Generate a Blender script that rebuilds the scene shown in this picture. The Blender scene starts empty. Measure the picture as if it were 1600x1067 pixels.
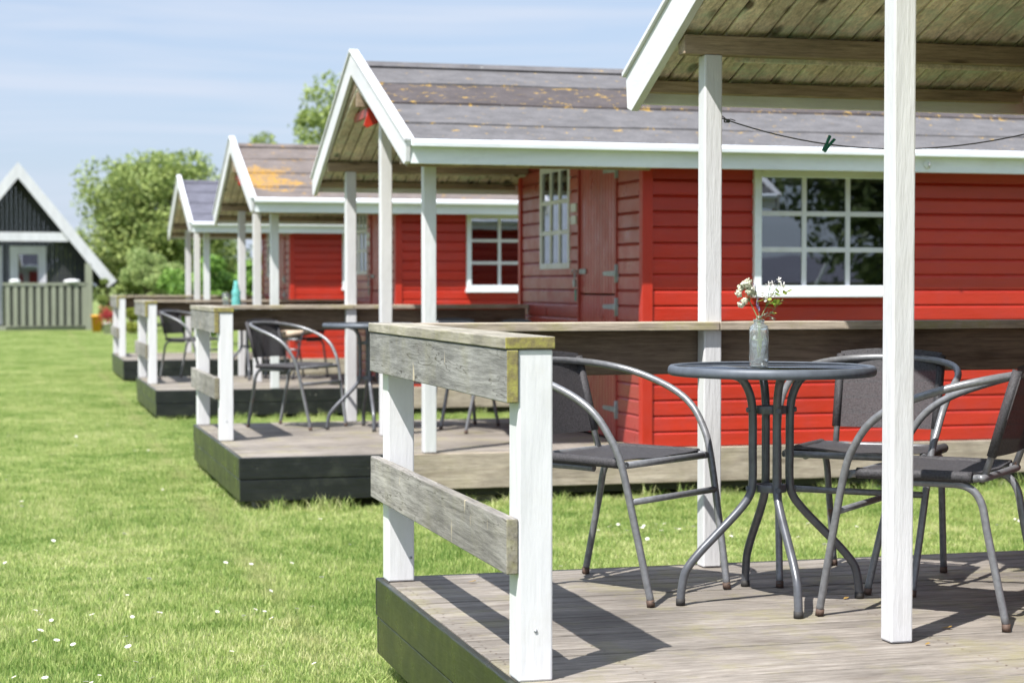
import bpy, math, random
import numpy as np
from mathutils import Vector, Matrix
random.seed(7)
S = bpy.context.scene
COL = S.collection

# ------------------------------------------------------------ camera, sky, sun
CAMZ = 1.25
F = 2900.0
cam = bpy.data.objects.new('camera', bpy.data.cameras.new('camera')); COL.objects.link(cam)
S.camera = cam
cam.data.sensor_width = 36.0
cam.data.lens = 36.0 * F / 1600.0
cam.data.clip_end = 2000; cam.data.clip_start = 0.05
YAW = math.radians(15.3)
cam.location = (0, 0, CAMZ)
cam.rotation_euler = (math.radians(90 - 1.75), 0, -YAW)
cam.data.dof.use_dof = True
cam.data.dof.focus_distance = 5.15
cam.data.dof.aperture_fstop = 5.2
CY, SY = math.cos(YAW), math.sin(YAW)

def at(px, depth, z=0.0):
    """photo column px (of 1600) at a camera depth -> world point at height z"""
    r = (px - 800.0) / F * depth
    return Vector((depth * SY + r * CY, depth * CY - r * SY, z))

SUN_DIR = Vector((0.42, 0.33, -0.82)).normalized()
sun = bpy.data.objects.new('sun', bpy.data.lights.new('sun', 'SUN')); COL.objects.link(sun)
sun.data.energy = 4.9; sun.data.angle = math.radians(0.5); sun.data.color = (1.0, 0.965, 0.91)
sun.rotation_euler = SUN_DIR.to_track_quat('-Z', 'Y').to_euler()
sun.location = (-4, -3, 12)

W = bpy.data.worlds.new('World'); S.world = W; W.use_nodes = True
wn, wl = W.node_tree.nodes, W.node_tree.links
wn.clear()
sky = wn.new('ShaderNodeTexSky'); sky.sky_type = 'NISHITA'; sky.sun_disc = False
sky.sun_elevation = math.asin(-SUN_DIR.z)
sky.sun_rotation = math.atan2(-SUN_DIR.x, -SUN_DIR.y)
sky.air_density = 1.0; sky.dust_density = 1.2; sky.ozone_density = 1.0
tc = wn.new('ShaderNodeTexCoord')
mp = wn.new('ShaderNodeMapping'); mp.inputs['Scale'].default_value = (3.0, 3.0, 42.0)
nz = wn.new('ShaderNodeTexNoise'); nz.inputs['Scale'].default_value = 1.3; nz.inputs['Detail'].default_value = 5; nz.inputs['Roughness'].default_value = 0.5
nz.inputs['Distortion'].default_value = 0.5
cr = wn.new('ShaderNodeValToRGB'); cr.color_ramp.elements[0].position = 0.40; cr.color_ramp.elements[1].position = 0.78
cr.color_ramp.elements[0].color = (0.0, 0.0, 0.0, 1); cr.color_ramp.elements[1].color = (1, 1, 1, 1)
mx = wn.new('ShaderNodeMix'); mx.data_type = 'RGBA'
bg = wn.new('ShaderNodeBackground'); bg.inputs['Strength'].default_value = 0.114
out = wn.new('ShaderNodeOutputWorld')
wl.new(tc.outputs['Generated'], mp.inputs['Vector']); wl.new(mp.outputs[0], nz.inputs['Vector'])
wl.new(nz.outputs['Fac'], cr.inputs['Fac']); wl.new(cr.outputs['Color'], mx.inputs['Factor'])
hz = wn.new('ShaderNodeMix'); hz.data_type = 'RGBA'; hz.inputs['Factor'].default_value = 0.72
wl.new(sky.outputs[0], hz.inputs['A']); hz.inputs['B'].default_value = (2.75, 3.35, 4.5, 1)
wl.new(hz.outputs['Result'], mx.inputs['A']); mx.inputs['B'].default_value = (3.8, 4.2, 4.95, 1)
# out-of-view sky overhead made paler and brighter, added to lift the shade
sxyz = wn.new('ShaderNodeSeparateXYZ'); wl.new(tc.outputs['Generated'], sxyz.inputs[0])
zr = wn.new('ShaderNodeValToRGB'); zr.color_ramp.elements[0].position = 0.25; zr.color_ramp.elements[1].position = 0.7
zr.color_ramp.elements[0].color = (0, 0, 0, 1); zr.color_ramp.elements[1].color = (0.75, 0.75, 0.75, 1); wl.new(sxyz.outputs['Z'], zr.inputs['Fac'])
hi = wn.new('ShaderNodeMix'); hi.data_type = 'RGBA'; wl.new(zr.outputs['Color'], hi.inputs['Factor'])
wl.new(mx.outputs['Result'], hi.inputs['A']); hi.inputs['B'].default_value = (5.0, 5.9, 7.6, 1)
wl.new(hi.outputs['Result'], bg.inputs['Color']); wl.new(bg.outputs[0], out.inputs['Surface'])

S.view_settings.view_transform = 'Standard'; S.view_settings.look = 'None'
S.view_settings.gamma = 1.0; S.view_settings.exposure = 0.74
S.render.engine = 'CYCLES'
S.cycles.use_denoising = True
S.cycles.max_bounces = 8; S.cycles.transparent_max_bounces = 16
S.cycles.sample_clamp_indirect = 6

# ------------------------------------------------------------ materials
def mat(name):
    m = bpy.data.materials.new(name); m.use_nodes = True
    nt = m.node_tree; b = nt.nodes['Principled BSDF']
    return m, nt.nodes, nt.links, b
def sset(b, **k):
    for a, v in k.items():
        b.inputs[a.replace('_', ' ')].default_value = v
def ramp(n, stops):
    r = n.new('ShaderNodeValToRGB'); e = r.color_ramp.elements
    while len(e) < len(stops): e.new(0.5)
    for i, (p, c) in enumerate(stops):
        e[i].position = p; e[i].color = (c, c, c, 1) if isinstance(c, (int, float)) else (*c, 1)
    return r
def noise(n, l, vec, scale, detail=4, rough=0.55, dist=0.0):
    t = n.new('ShaderNodeTexNoise'); t.inputs['Scale'].default_value = scale
    t.inputs['Detail'].default_value = detail; t.inputs['Roughness'].default_value = rough
    t.inputs['Distortion'].default_value = dist
    if vec: l.new(vec, t.inputs['Vector'])
    return t
def mixc(n, l, fac, a, b, mode='MIX'):
    m = n.new('ShaderNodeMix'); m.data_type = 'RGBA'; m.blend_type = mode
    for s, v in (('Factor', fac), ('A', a), ('B', b)):
        if isinstance(v, bpy.types.NodeSocket): l.new(v, m.inputs[s])
        elif isinstance(v, (int, float)): m.inputs[s].default_value = v if s == 'Factor' else (v, v, v, 1)
        else: m.inputs[s].default_value = (*v, 1)
    return m.outputs['Result']
def math_(n, l, op, a, b=0.0):
    m = n.new('ShaderNodeMath'); m.operation = op
    for i, v in enumerate((a, b)):
        if isinstance(v, bpy.types.NodeSocket): l.new(v, m.inputs[i])
        else: m.inputs[i].default_value = v
    return m.outputs[0]
def bump(n, l, b, h, strength, dist=0.01):
    k = n.new('ShaderNodeBump'); k.inputs['Strength'].default_value = strength; k.inputs['Distance'].default_value = dist
    l.new(h, k.inputs['Height']); l.new(k.outputs[0], b.inputs['Normal'])

def grain_vec(n, l, axis, stretch=14.0, coord='Object'):
    """object coordinates, compressed along the grain, shifted per board"""
    c = n.new('ShaderNodeTexCoord'); g = n.new('ShaderNodeNewGeometry')
    sh = math_(n, l, 'MULTIPLY', g.outputs['Random Per Island'], 37.0)
    cb = n.new('ShaderNodeCombineXYZ')
    for i in range(3): l.new(sh, cb.inputs[i])
    ad = n.new('ShaderNodeVectorMath'); ad.operation = 'ADD'
    l.new(c.outputs[coord], ad.inputs[0]); l.new(cb.outputs[0], ad.inputs[1])
    m = n.new('ShaderNodeMapping')
    s = [1.0, 1.0, 1.0]; s['XYZ'.index(axis)] = 1.0 / stretch
    m.inputs['Scale'].default_value = s
    l.new(ad.outputs[0], m.inputs['Vector'])
    return m.outputs[0], g, c

def wood(name, axis, dark, mid, light, scale=30, green=0.0, green_col=(0.16, 0.17, 0.03), end_green=0.0,
         knots=0.3, cracks=0.0, per=0.35, rough=0.8, stains=None):
    m, n, l, b = mat(name)
    v, g, c = grain_vec(n, l, axis)
    t1 = noise(n, l, v, scale, 9, 0.74, 0.8)
    r = ramp(n, [(0.25, dark), (0.5, mid), (0.78, light)])
    l.new(t1.outputs['Fac'], r.inputs['Fac'])
    col = r.outputs['Color']
    fine = noise(n, l, v, scale * 4, 6, 0.75)
    fr = ramp(n, [(0.33, 0.62), (0.62, 1.14)]); l.new(fine.outputs['Fac'], fr.inputs['Fac'])
    col = mixc(n, l, 1.0, col, fr.outputs['Color'], 'MULTIPLY')
    # board to board difference
    pr = math_(n, l, 'ADD', math_(n, l, 'MULTIPLY', g.outputs['Random Per Island'], per), 1.0 - per / 2)
    cbn = n.new('ShaderNodeCombineColor')
    for i in range(3): l.new(pr, cbn.inputs[i])
    col = mixc(n, l, 1.0, col, cbn.outputs[0], 'MULTIPLY')
    # blotches of weathering
    bl = noise(n, l, c.outputs['Object'], 2.3, 5, 0.6)
    br = ramp(n, [(0.35, 0.75), (0.62, 1.12)]); l.new(bl.outputs['Fac'], br.inputs['Fac'])
    col = mixc(n, l, 1.0, col, br.outputs['Color'], 'MULTIPLY')
    if knots > 0:
        mk = n.new('ShaderNodeMapping'); s = [9.0, 9.0, 9.0]; s['XYZ'.index(axis)] = 3.2
        mk.inputs['Scale'].default_value = s
        sh = math_(n, l, 'MULTIPLY', g.outputs['Random Per Island'], 91.0)
        cb = n.new('ShaderNodeCombineXYZ')
        for i in range(3): l.new(sh, cb.inputs[i])
        ad = n.new('ShaderNodeVectorMath'); ad.operation = 'ADD'
        l.new(c.outputs['Object'], ad.inputs[0]); l.new(cb.outputs[0], ad.inputs[1]); l.new(ad.outputs[0], mk.inputs['Vector'])
        vo = n.new('ShaderNodeTexVoronoi'); l.new(mk.outputs[0], vo.inputs['Vector']); vo.inputs['Scale'].default_value = 1.0
        kr = ramp(n, [(0.10, 1.0), (0.20, 0.0)]); l.new(vo.outputs['Distance'], kr.inputs['Fac'])
        col = mixc(n, l, math_(n, l, 'MULTIPLY', kr.outputs['Color'], knots), col, (0.07, 0.045, 0.028))
    if cracks > 0:
        mc = n.new('ShaderNodeMapping'); s = [1.0, 1.0, 1.0]; s['XYZ'.index(axis)] = 0.10
        mc.inputs['Scale'].default_value = s; l.new(c.outputs['Object'], mc.inputs['Vector'])
        cn = noise(n, l, mc.outputs[0], 16, 3, 0.7, 0.3)
        d = math_(n, l, 'ABSOLUTE', math_(n, l, 'SUBTRACT', cn.outputs['Fac'], 0.56))
        ck = ramp(n, [(0.0, 1.0), (0.006, 0.0)]); l.new(d, ck.inputs['Fac'])
        col = mixc(n, l, math_(n, l, 'MULTIPLY', ck.outputs['Color'], cracks), col, (0.035, 0.028, 0.02))
        # pale scratches and rubbed spots across the grain
        ms = n.new('ShaderNodeMapping'); s = [16.0, 16.0, 16.0]; s['XYZ'.index('Z' if axis != 'Z' else 'X')] = 3.5
        ms.inputs['Scale'].default_value = s; l.new(c.outputs['Object'], ms.inputs['Vector'])
        sn = noise(n, l, ms.outputs[0], 1.6, 4, 0.6, 0.2)
        sr = ramp(n, [(0.66, 0.0), (0.74, 0.7)]); l.new(sn.outputs['Fac'], sr.inputs['Fac'])
        col = mixc(n, l, sr.outputs['Color'], col, (0.62, 0.52, 0.36))
    if green > 0:
        gn = noise(n, l, c.outputs['Object'], 5.0, 6, 0.7)
        gr = ramp(n, [(0.5, 0.0), (0.68, green)]); l.new(gn.outputs['Fac'], gr.inputs['Fac'])
        col = mixc(n, l, gr.outputs['Color'], col, green_col)
    if end_green > 0:
        sx = n.new('ShaderNodeSeparateXYZ'); l.new(g.outputs['True Normal'], sx.inputs[0])
        a = math_(n, l, 'ABSOLUTE', sx.outputs['XYZ'.index(axis)])
        e = math_(n, l, 'GREATER_THAN', a, 0.8)
        en = noise(n, l, c.outputs['Object'], 38, 5, 0.7)
        er = ramp(n, [(0.34, (0.15, 0.12, 0.07)), (0.48, (0.23, 0.195, 0.07)), (0.66, (0.34, 0.32, 0.07))]); l.new(en.outputs['Fac'], er.inputs['Fac'])
        col = mixc(n, l, math_(n, l, 'MULTIPLY', e, end_green), col, er.outputs['Color'])
    l.new(col, b.inputs['Base Color'])
    b.inputs['Roughness'].default_value = rough
    b.inputs['Specular IOR Level'].default_value = 0.3
    bump(n, l, b, math_(n, l, 'ADD', t1.outputs['Fac'], math_(n, l, 'MULTIPLY', fine.outputs['Fac'], 0.6)), 0.5, 0.004)
    return m

def paint(name, col, axis='Z', rough=0.45, dirt_or_tint=(0.5, 0.46, 0.38), dirt_or_tint_amt=0.25, bump_s=0.35, spec=0.5, grain=60, per=0.0, chips=None):
    m, n, l, b = mat(name)
    v, g, c = grain_vec(n, l, axis, 8.0)
    t = noise(n, l, v, grain, 5, 0.6)
    bl = noise(n, l, c.outputs['Object'], 7, 6, 0.65)
    r = ramp(n, [(0.52, 0.0), (0.85, dirt_or_tint_amt)]); l.new(bl.outputs['Fac'], r.inputs['Fac'])
    base = col
    if per:
        pr = math_(n, l, 'ADD', math_(n, l, 'MULTIPLY', g.outputs['Random Per Island'], per), 1.0 - per / 2)
        cb = n.new('ShaderNodeCombineColor')
        for i in range(3): l.new(pr, cb.inputs[i])
        base = mixc(n, l, 1.0, col, cb.outputs[0], 'MULTIPLY')
    cc = mixc(n, l, r.outputs['Color'], base, dirt_or_tint)
    if chips:
        cn = noise(n, l, c.outputs['Object'], chips[0], 6, 0.7)
        k = ramp(n, [(chips[1], 0.0), (chips[1] + 0.02, 1.0)]); l.new(cn.outputs['Fac'], k.inputs['Fac'])
        cc = mixc(n, l, k.outputs['Color'], cc, chips[2])
    # long faint runs and fading over the whole wall
    gm = n.new('ShaderNodeMapping'); gs = [2.2, 2.2, 2.2]; gs['XYZ'.index(axis)] = 0.5; gm.inputs['Scale'].default_value = gs
    l.new(c.outputs['Object'], gm.inputs['Vector'])
    big = noise(n, l, gm.outputs[0], 2.0, 7, 0.7, 0.4); bgr = ramp(n, [(0.3, 0.84), (0.68, 1.08)]); l.new(big.outputs['Fac'], bgr.inputs['Fac'])
    cc = mixc(n, l, 1.0, cc, bgr.outputs['Color'], 'MULTIPLY')
    l.new(cc, b.inputs['Base Color'])
    rr = ramp(n, [(0.3, rough - 0.08), (0.7, rough + 0.15)]); l.new(bl.outputs['Fac'], rr.inputs['Fac'])
    l.new(rr.outputs['Color'], b.inputs['Roughness'])
    b.inputs['Specular IOR Level'].default_value = spec
    bump(n, l, b, t.outputs['Fac'], bump_s, 0.003)
    return m

WHITE_Z = paint('white_paint_post', (0.67, 0.67, 0.69), 'Z', 0.45, dirt_or_tint=(0.50, 0.47, 0.38), dirt_or_tint_amt=0.4, bump_s=0.6, grain=45)
WHITE_P = paint('white_paint_porch_post', (0.63, 0.63, 0.645), 'Z', 0.42, dirt_or_tint=(0.46, 0.44, 0.38), dirt_or_tint_amt=0.3, bump_s=0.9, grain=70)
WHITE_X = paint('white_paint_trim', (0.80, 0.84, 0.88), 'X', 0.45, dirt_or_tint=(0.5, 0.47, 0.4), dirt_or_tint_amt=0.25)
WHITE_Y = paint('white_paint_barge', (0.66, 0.66, 0.685), 'Y', 0.45, dirt_or_tint=(0.5, 0.47, 0.4), dirt_or_tint_amt=0.25)
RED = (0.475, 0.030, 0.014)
REDG = (0.36, 0.056, 0.046)  # browner gable red, with fading and sky sheen put into the colour
RED_X = paint('red_paint_siding', RED, 'X', 0.36, dirt_or_tint=(0.36, 0.035, 0.035), dirt_or_tint_amt=0.6, spec=0.6, per=0.22, bump_s=0.6)  # crimson blotches put the cooler hue of shade into the red
RED_Y = paint('red_paint_gable', REDG, 'Y', 0.32, dirt_or_tint=(0.38, 0.04, 0.028), dirt_or_tint_amt=0.5, spec=0.55, per=0.16)
RED_G = paint('red_paint_door', REDG, 'Z', 0.32, dirt_or_tint=(0.38, 0.04, 0.028), dirt_or_tint_amt=0.5, per=0.12)
RED_Z = paint('red_paint_upright', RED, 'Z', 0.42, dirt_or_tint=(0.4, 0.035, 0.025), dirt_or_tint_amt=0.4, per=0.1)
BLACK = paint('black_stained_board', (0.013, 0.015, 0.016), 'X', 0.38, dirt_or_tint=(0.07, 0.08, 0.045), dirt_or_tint_amt=0.4, spec=0.55, bump_s=0.8, chips=(24, 0.665, (0.30, 0.29, 0.25)))
BLACK_Y = paint('black_stained_edge', (0.015, 0.018, 0.010), 'Y', 0.30, dirt_or_tint=(0.055, 0.068, 0.025), dirt_or_tint_amt=0.7, spec=0.55, bump_s=0.9, chips=(24, 0.675, (0.28, 0.28, 0.22)))  # near-black with olive green blotches in the colour
DECK = wood('weathered_deck_wood', 'X', (0.13, 0.112, 0.096), (0.245, 0.218, 0.19), (0.37, 0.338, 0.305), 42, green=0.45, green_col=(0.26, 0.24, 0.10), knots=0.25, per=0.28, rough=0.75)
GREY_YL = wood('silver_weathered_lower_rail_wood', 'Y', (0.14, 0.13, 0.12), (0.28, 0.262, 0.24), (0.45, 0.43, 0.40), 28, green=0.2, green_col=(0.26, 0.24, 0.12), end_green=0.3, knots=0.15, cracks=0.9, per=0.1)
GREY_Y = wood('silver_weathered_rail_wood', 'Y', (0.13, 0.125, 0.12), (0.27, 0.262, 0.25), (0.45, 0.44, 0.42), 28, green=0.25, green_col=(0.26, 0.24, 0.12), end_green=0.9, knots=0.15, cracks=0.9, per=0.1)
CAP_Y = wood('rail_cap_wood', 'Y', (0.22, 0.195, 0.15), (0.37, 0.34, 0.28), (0.52, 0.48, 0.40), 28, green=0.35, green_col=(0.28, 0.26, 0.10), end_green=0.95, knots=0.15, per=0.1)
CAP_X = wood('rail_cap_wood_long', 'X', (0.24, 0.19, 0.14), (0.40, 0.34, 0.27), (0.54, 0.47, 0.38), 26, green=0.6, green_col=(0.30, 0.29, 0.08), knots=0.2, per=0.1)
BOARD_X = wood('brown_rail_board', 'X', (0.11, 0.075, 0.055), (0.20, 0.145, 0.105), (0.31, 0.235, 0.175), 24, green=0.0, knots=0.7, per=0.1)
SKIRT_X = wood('skirting_beam_wood', 'X', (0.22, 0.175, 0.135), (0.40, 0.34, 0.27), (0.56, 0.49, 0.41), 22, green=0.2, green_col=(0.28, 0.26, 0.12), knots=0.5, per=0.1)
SOFFIT = wood('mildewed_soffit_boards', 'Y', (0.48, 0.38, 0.29), (0.86, 0.74, 0.60), (0.97, 0.90, 0.78), 22, green=0.6, green_col=(0.52, 0.68, 0.54), knots=0.9, per=0.25)
BEAM_X = wood('brown_roof_beam', 'X', (0.19, 0.135, 0.10), (0.35, 0.265, 0.19), (0.48, 0.38, 0.28), 24, knots=0.8, per=0.1)

def felt(name, col, lichen, lcol=(0.46, 0.29, 0.06), lscale=11.0, patch=None, rough=0.95):
    m, n, l, b = mat(name)
    c = n.new('ShaderNodeTexCoord')
    a = noise(n, l, c.outputs['Object'], 90, 4, 0.7); r = ramp(n, [(0.3, 0.78), (0.7, 1.2)]); l.new(a.outputs['Fac'], r.inputs['Fac'])
    col0 = mixc(n, l, 1.0, col, r.outputs['Color'], 'MULTIPLY')
    mp_ = n.new('ShaderNodeMapping'); mp_.inputs['Scale'].default_value = (3, 4, 1); l.new(c.outputs['Object'], mp_.inputs['Vector'])
    b2 = noise(n, l, mp_.outputs[0], 2.2, 6, 0.65); r2 = ramp(n, [(0.35, 0.80), (0.65, 1.15)]); l.new(b2.outputs['Fac'], r2.inputs['Fac'])
    col0 = mixc(n, l, 1.0, col0, r2.outputs['Color'], 'MULTIPLY')
    if lichen:
        ms = n.new('ShaderNodeMapping'); ms.inputs['Scale'].default_value = (1.3, 1.6, 1.6); l.new(c.outputs['Object'], ms.inputs['Vector'])
        ln = noise(n, l, ms.outputs[0], lscale, 7, 0.72)
        sp_ = n.new('ShaderNodeSeparateXYZ'); l.new(c.outputs['Object'], sp_.inputs[0]); ay = math_(n, l, 'ABSOLUTE', sp_.outputs['Y'])
        dm_ = None
        for q in (0.47, 0.92, 1.36):
            d_ = math_(n, l, 'ABSOLUTE', math_(n, l, 'SUBTRACT', ay, q)); dm_ = d_ if dm_ is None else math_(n, l, 'MINIMUM', dm_, d_)
        bias = math_(n, l, 'MAXIMUM', math_(n, l, 'SUBTRACT', 0.05, math_(n, l, 'MULTIPLY', dm_, 0.9)), 0.0)
        lr = ramp(n, [(lichen, 0.0), (lichen + 0.03, 0.9)]); l.new(math_(n, l, 'ADD', ln.outputs['Fac'], bias), lr.inputs['Fac'])
        fac = lr.outputs['Color']
        if patch:
            # one big growth near a given point of the roof
            vm = n.new('ShaderNodeVectorMath'); vm.operation = 'DISTANCE'; l.new(c.outputs['Object'], vm.inputs[0]); vm.inputs[1].default_value = patch[0]
            pn = noise(n, l, c.outputs['Object'], 4.5, 7, 0.75)
            dd = math_(n, l, 'ADD', math_(n, l, 'MULTIPLY', vm.outputs['Value'], 1.0 / patch[1]), math_(n, l, 'MULTIPLY', pn.outputs['Fac'], -2.6))
            dd = math_(n, l, 'ADD', dd, 0.72)
            pr = ramp(n, [(0.0, 1.0), (0.16, 0.0)]); l.new(dd, pr.inputs['Fac'])
            pm = noise(n, l, c.outputs['Object'], 22, 5, 0.75); pmr = ramp(n, [(0.42, 0.15), (0.56, 1.0)]); l.new(pm.outputs['Fac'], pmr.inputs['Fac'])
            fac = math_(n, l, 'MAXIMUM', fac, math_(n, l, 'MULTIPLY', pr.outputs['Color'], pmr.outputs['Color']))
        col0 = mixc(n, l, fac, col0, lcol)
        wn_ = noise(n, l, c.outputs['Object'], 13, 5, 0.7)
        wr = ramp(n, [(0.70, 0.0), (0.73, 0.8)]); l.new(wn_.outputs['Fac'], wr.inputs['Fac'])
        col0 = mixc(n, l, wr.outputs['Color'], col0, (0.50, 0.50, 0.47))
    l.new(col0, b.inputs['Base Color']); b.inputs['Roughness'].default_value = rough; b.inputs['Specular IOR Level'].default_value = 0.2
    bump(n, l, b, a.outputs['Fac'], 0.5, 0.004)
    return m

def simple(name, col, rough=0.5, metal=0.0, spec=0.5, var=0.15, scale=30, b_s=0.1):
    m, n, l, b = mat(name)
    c = n.new('ShaderNodeTexCoord'); t = noise(n, l, c.outputs['Object'], scale, 4, 0.6)
    r = ramp(n, [(0.3, 1 - var), (0.7, 1 + var)]); l.new(t.outputs['Fac'], r.inputs['Fac'])
    l.new(mixc(n, l, 1.0, col, r.outputs['Color'], 'MULTIPLY'), b.inputs['Base Color'])
    sset(b, Roughness=rough, Metallic=metal); b.inputs['Specular IOR Level'].default_value = spec
    if b_s: bump(n, l, b, t.outputs['Fac'], b_s, 0.003)
    return m

def steel():
    m, n, l, b = mat('grey_coated_steel_tube')
    c = n.new('ShaderNodeTexCoord')
    t = noise(n, l, c.outputs['Object'], 9, 6, 0.7)
    r = ramp(n, [(0.635, 0.0), (0.68, 0.8)]); l.new(t.outputs['Fac'], r.inputs['Fac'])
    s = noise(n, l, c.outputs['Object'], 60, 3, 0.6); sr = ramp(n, [(0.3, (0.17, 0.173, 0.186)), (0.7, (0.25, 0.255, 0.27))]); l.new(s.outputs['Fac'], sr.inputs['Fac'])
    l.new(mixc(n, l, r.outputs['Color'], sr.outputs['Color'], (0.23, 0.11, 0.06)), b.inputs['Base Color'])
    sset(b, Roughness=0.38, Metallic=0.35)
    return m
STEEL = steel()
RIMST = simple('dark_grey_table_rim', (0.10, 0.115, 0.14), 0.5, 0.2)
TUBE_T = simple('dark_grey_table_tube', (0.12, 0.125, 0.14), 0.33, 0.35, var=0.2)
FOOTCAP = simple('dark_rubber_foot', (0.03, 0.028, 0.027), 0.7)
CAPRUST = simple('rusty_foot_cap', (0.09, 0.055, 0.04), 0.7, var=0.5, scale=60)
RUSTY = simple('rusty_steel_bar', (0.17, 0.115, 0.085), 0.6, 0.2, var=0.5, scale=45)
GALV = simple('galvanised_steel', (0.33, 0.35, 0.36), 0.45, 0.6, var=0.3)
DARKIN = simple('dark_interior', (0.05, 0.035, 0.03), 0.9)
CONC = simple('footing_concrete', (0.33, 0.31, 0.28), 0.9, var=0.3, b_s=0.5)
GREEN_PL = simple('green_plastic', (0.005, 0.16, 0.10), 0.4)
CORD = simple('thin_grey_cord', (0.07, 0.07, 0.065), 0.8)

def sling():
    m, n, l, b = mat('black_mesh_sling')
    c = n.new('ShaderNodeTexCoord')
    t = noise(n, l, c.outputs['Object'], 180, 2, 0.6)
    r = ramp(n, [(0.3, (0.030, 0.029, 0.033)), (0.7, (0.075, 0.07, 0.077))]); l.new(t.outputs['Fac'], r.inputs['Fac'])
    l.new(r.outputs['Color'], b.inputs['Base Color']); sset(b, Roughness=0.7)
    bump(n, l, b, t.outputs['Fac'], 0.5, 0.002)
    tr = n.new('ShaderNodeBsdfTransparent'); ms = n.new('ShaderNodeMixShader'); ms.inputs[0].default_value = 0.16
    l.new(b.outputs[0], ms.inputs[1]); l.new(tr.outputs[0], ms.inputs[2]); l.new(ms.outputs[0], n['Material Output'].inputs['Surface'])
    return m
SLING = sling()

def pane_glass(name, tint=(0.85, 0.9, 0.9), refl=0.12, wob=0.02):
    m, n, l, b = mat(name)
    n.remove(b)
    gl = n.new('ShaderNodeBsdfGlossy'); gl.inputs['Roughness'].default_value = 0.01; gl.inputs['Color'].default_value = (0.92, 0.95, 1, 1)
    tr = n.new('ShaderNodeBsdfTransparent'); tr.inputs['Color'].default_value = (*tint, 1)
    fr = n.new('ShaderNodeFresnel'); fr.inputs['IOR'].default_value = 1.5
    f = math_(n, l, 'ADD', math_(n, l, 'MULTIPLY', fr.outputs[0], 1.2), refl)
    ms = n.new('ShaderNodeMixShader'); l.new(f, ms.inputs[0]); l.new(tr.outputs[0], ms.inputs[1]); l.new(gl.outputs[0], ms.inputs[2])
    l.new(ms.outputs[0], n['Material Output'].inputs['Surface'])
    if wob:
        c = n.new('ShaderNodeTexCoord'); t = noise(n, l, c.outputs['Object'], 3.0, 2, 0.4)
        k = n.new('ShaderNodeBump'); k.inputs['Strength'].default_value = wob; k.inputs['Distance'].default_value = 0.02
        l.new(t.outputs['Fac'], k.inputs['Height']); l.new(k.outputs[0], gl.inputs['Normal'])
    return m
PANE = pane_glass('window_glass', (0.45, 0.5, 0.5), 0.15)
TABLEGL = pane_glass('smoked_table_glass', (0.30, 0.31, 0.33), 0.08, 0.15)

def clear_glass(name, col):
    m, n, l, b = mat(name)
    sset(b, Roughness=0.04, IOR=1.45); b.inputs['Base Color'].default_value = (*col, 1); b.inputs['Transmission Weight'].default_value = 0.95
    return m
VASEGL = clear_glass('pressed_clear_glass', (0.95, 1.0, 0.99))
VASEGL.node_tree.nodes['Principled BSDF'].inputs['Transmission Weight'].default_value = 0.92
TEAL = clear_glass('teal_bottle_glass', (0.25, 0.75, 0.72))
TEAL.node_tree.nodes['Principled BSDF'].inputs['Transmission Weight'].default_value = 0.5
WATER = clear_glass('stems_in_water', (0.8, 0.85, 0.6))

def leafmat(name, dark, light, transl=0.35, scale=1.2, per=0.5, rough=0.55):
    m, n, l, b = mat(name)
    g = n.new('ShaderNodeNewGeometry')
    t = noise(n, l, g.outputs['Position'], scale, 4, 0.6)
    f = math_(n, l, 'ADD', math_(n, l, 'MULTIPLY', t.outputs['Fac'], 1.0 - per), math_(n, l, 'MULTIPLY', g.outputs['Random Per Island'], per))
    r = ramp(n, [(0.28, dark), (0.72, light)]); l.new(f, r.inputs['Fac'])
    l.new(r.outputs['Color'], b.inputs['Base Color']); sset(b, Roughness=rough); b.inputs['Specular IOR Level'].default_value = 0.3
    tl = n.new('ShaderNodeBsdfTranslucent'); l.new(r.outputs['Color'], tl.inputs['Color'])
    ms = n.new('ShaderNodeMixShader'); ms.inputs[0].default_value = transl
    l.new(b.outputs[0], ms.inputs[1]); l.new(tl.outputs[0], ms.inputs[2]); l.new(ms.outputs[0], n['Material Output'].inputs['Surface'])
    return m
LEAF_M = leafmat('painted_shade_tree_leaves', (0.04, 0.065, 0.025), (0.16, 0.20, 0.07))  # darker copy of the tree leaves, their shade put into the colour
BARK = simple('tree_bark', (0.12, 0.09, 0.06), 0.9, var=0.35, scale=20, b_s=0.8)
LEAF_A = leafmat('tree_leaves', (0.12, 0.18, 0.045), (0.42, 0.50, 0.16))
LEAF_B = leafmat('bush_leaves', (0.20, 0.29, 0.09), (0.50, 0.58, 0.24))
LEAF_C = leafmat('hedge_leaves', (0.11, 0.22, 0.04), (0.30, 0.48, 0.10))
LEAF_D = leafmat('yellow_green_leaves', (0.18, 0.22, 0.03), (0.42, 0.45, 0.09))

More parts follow.
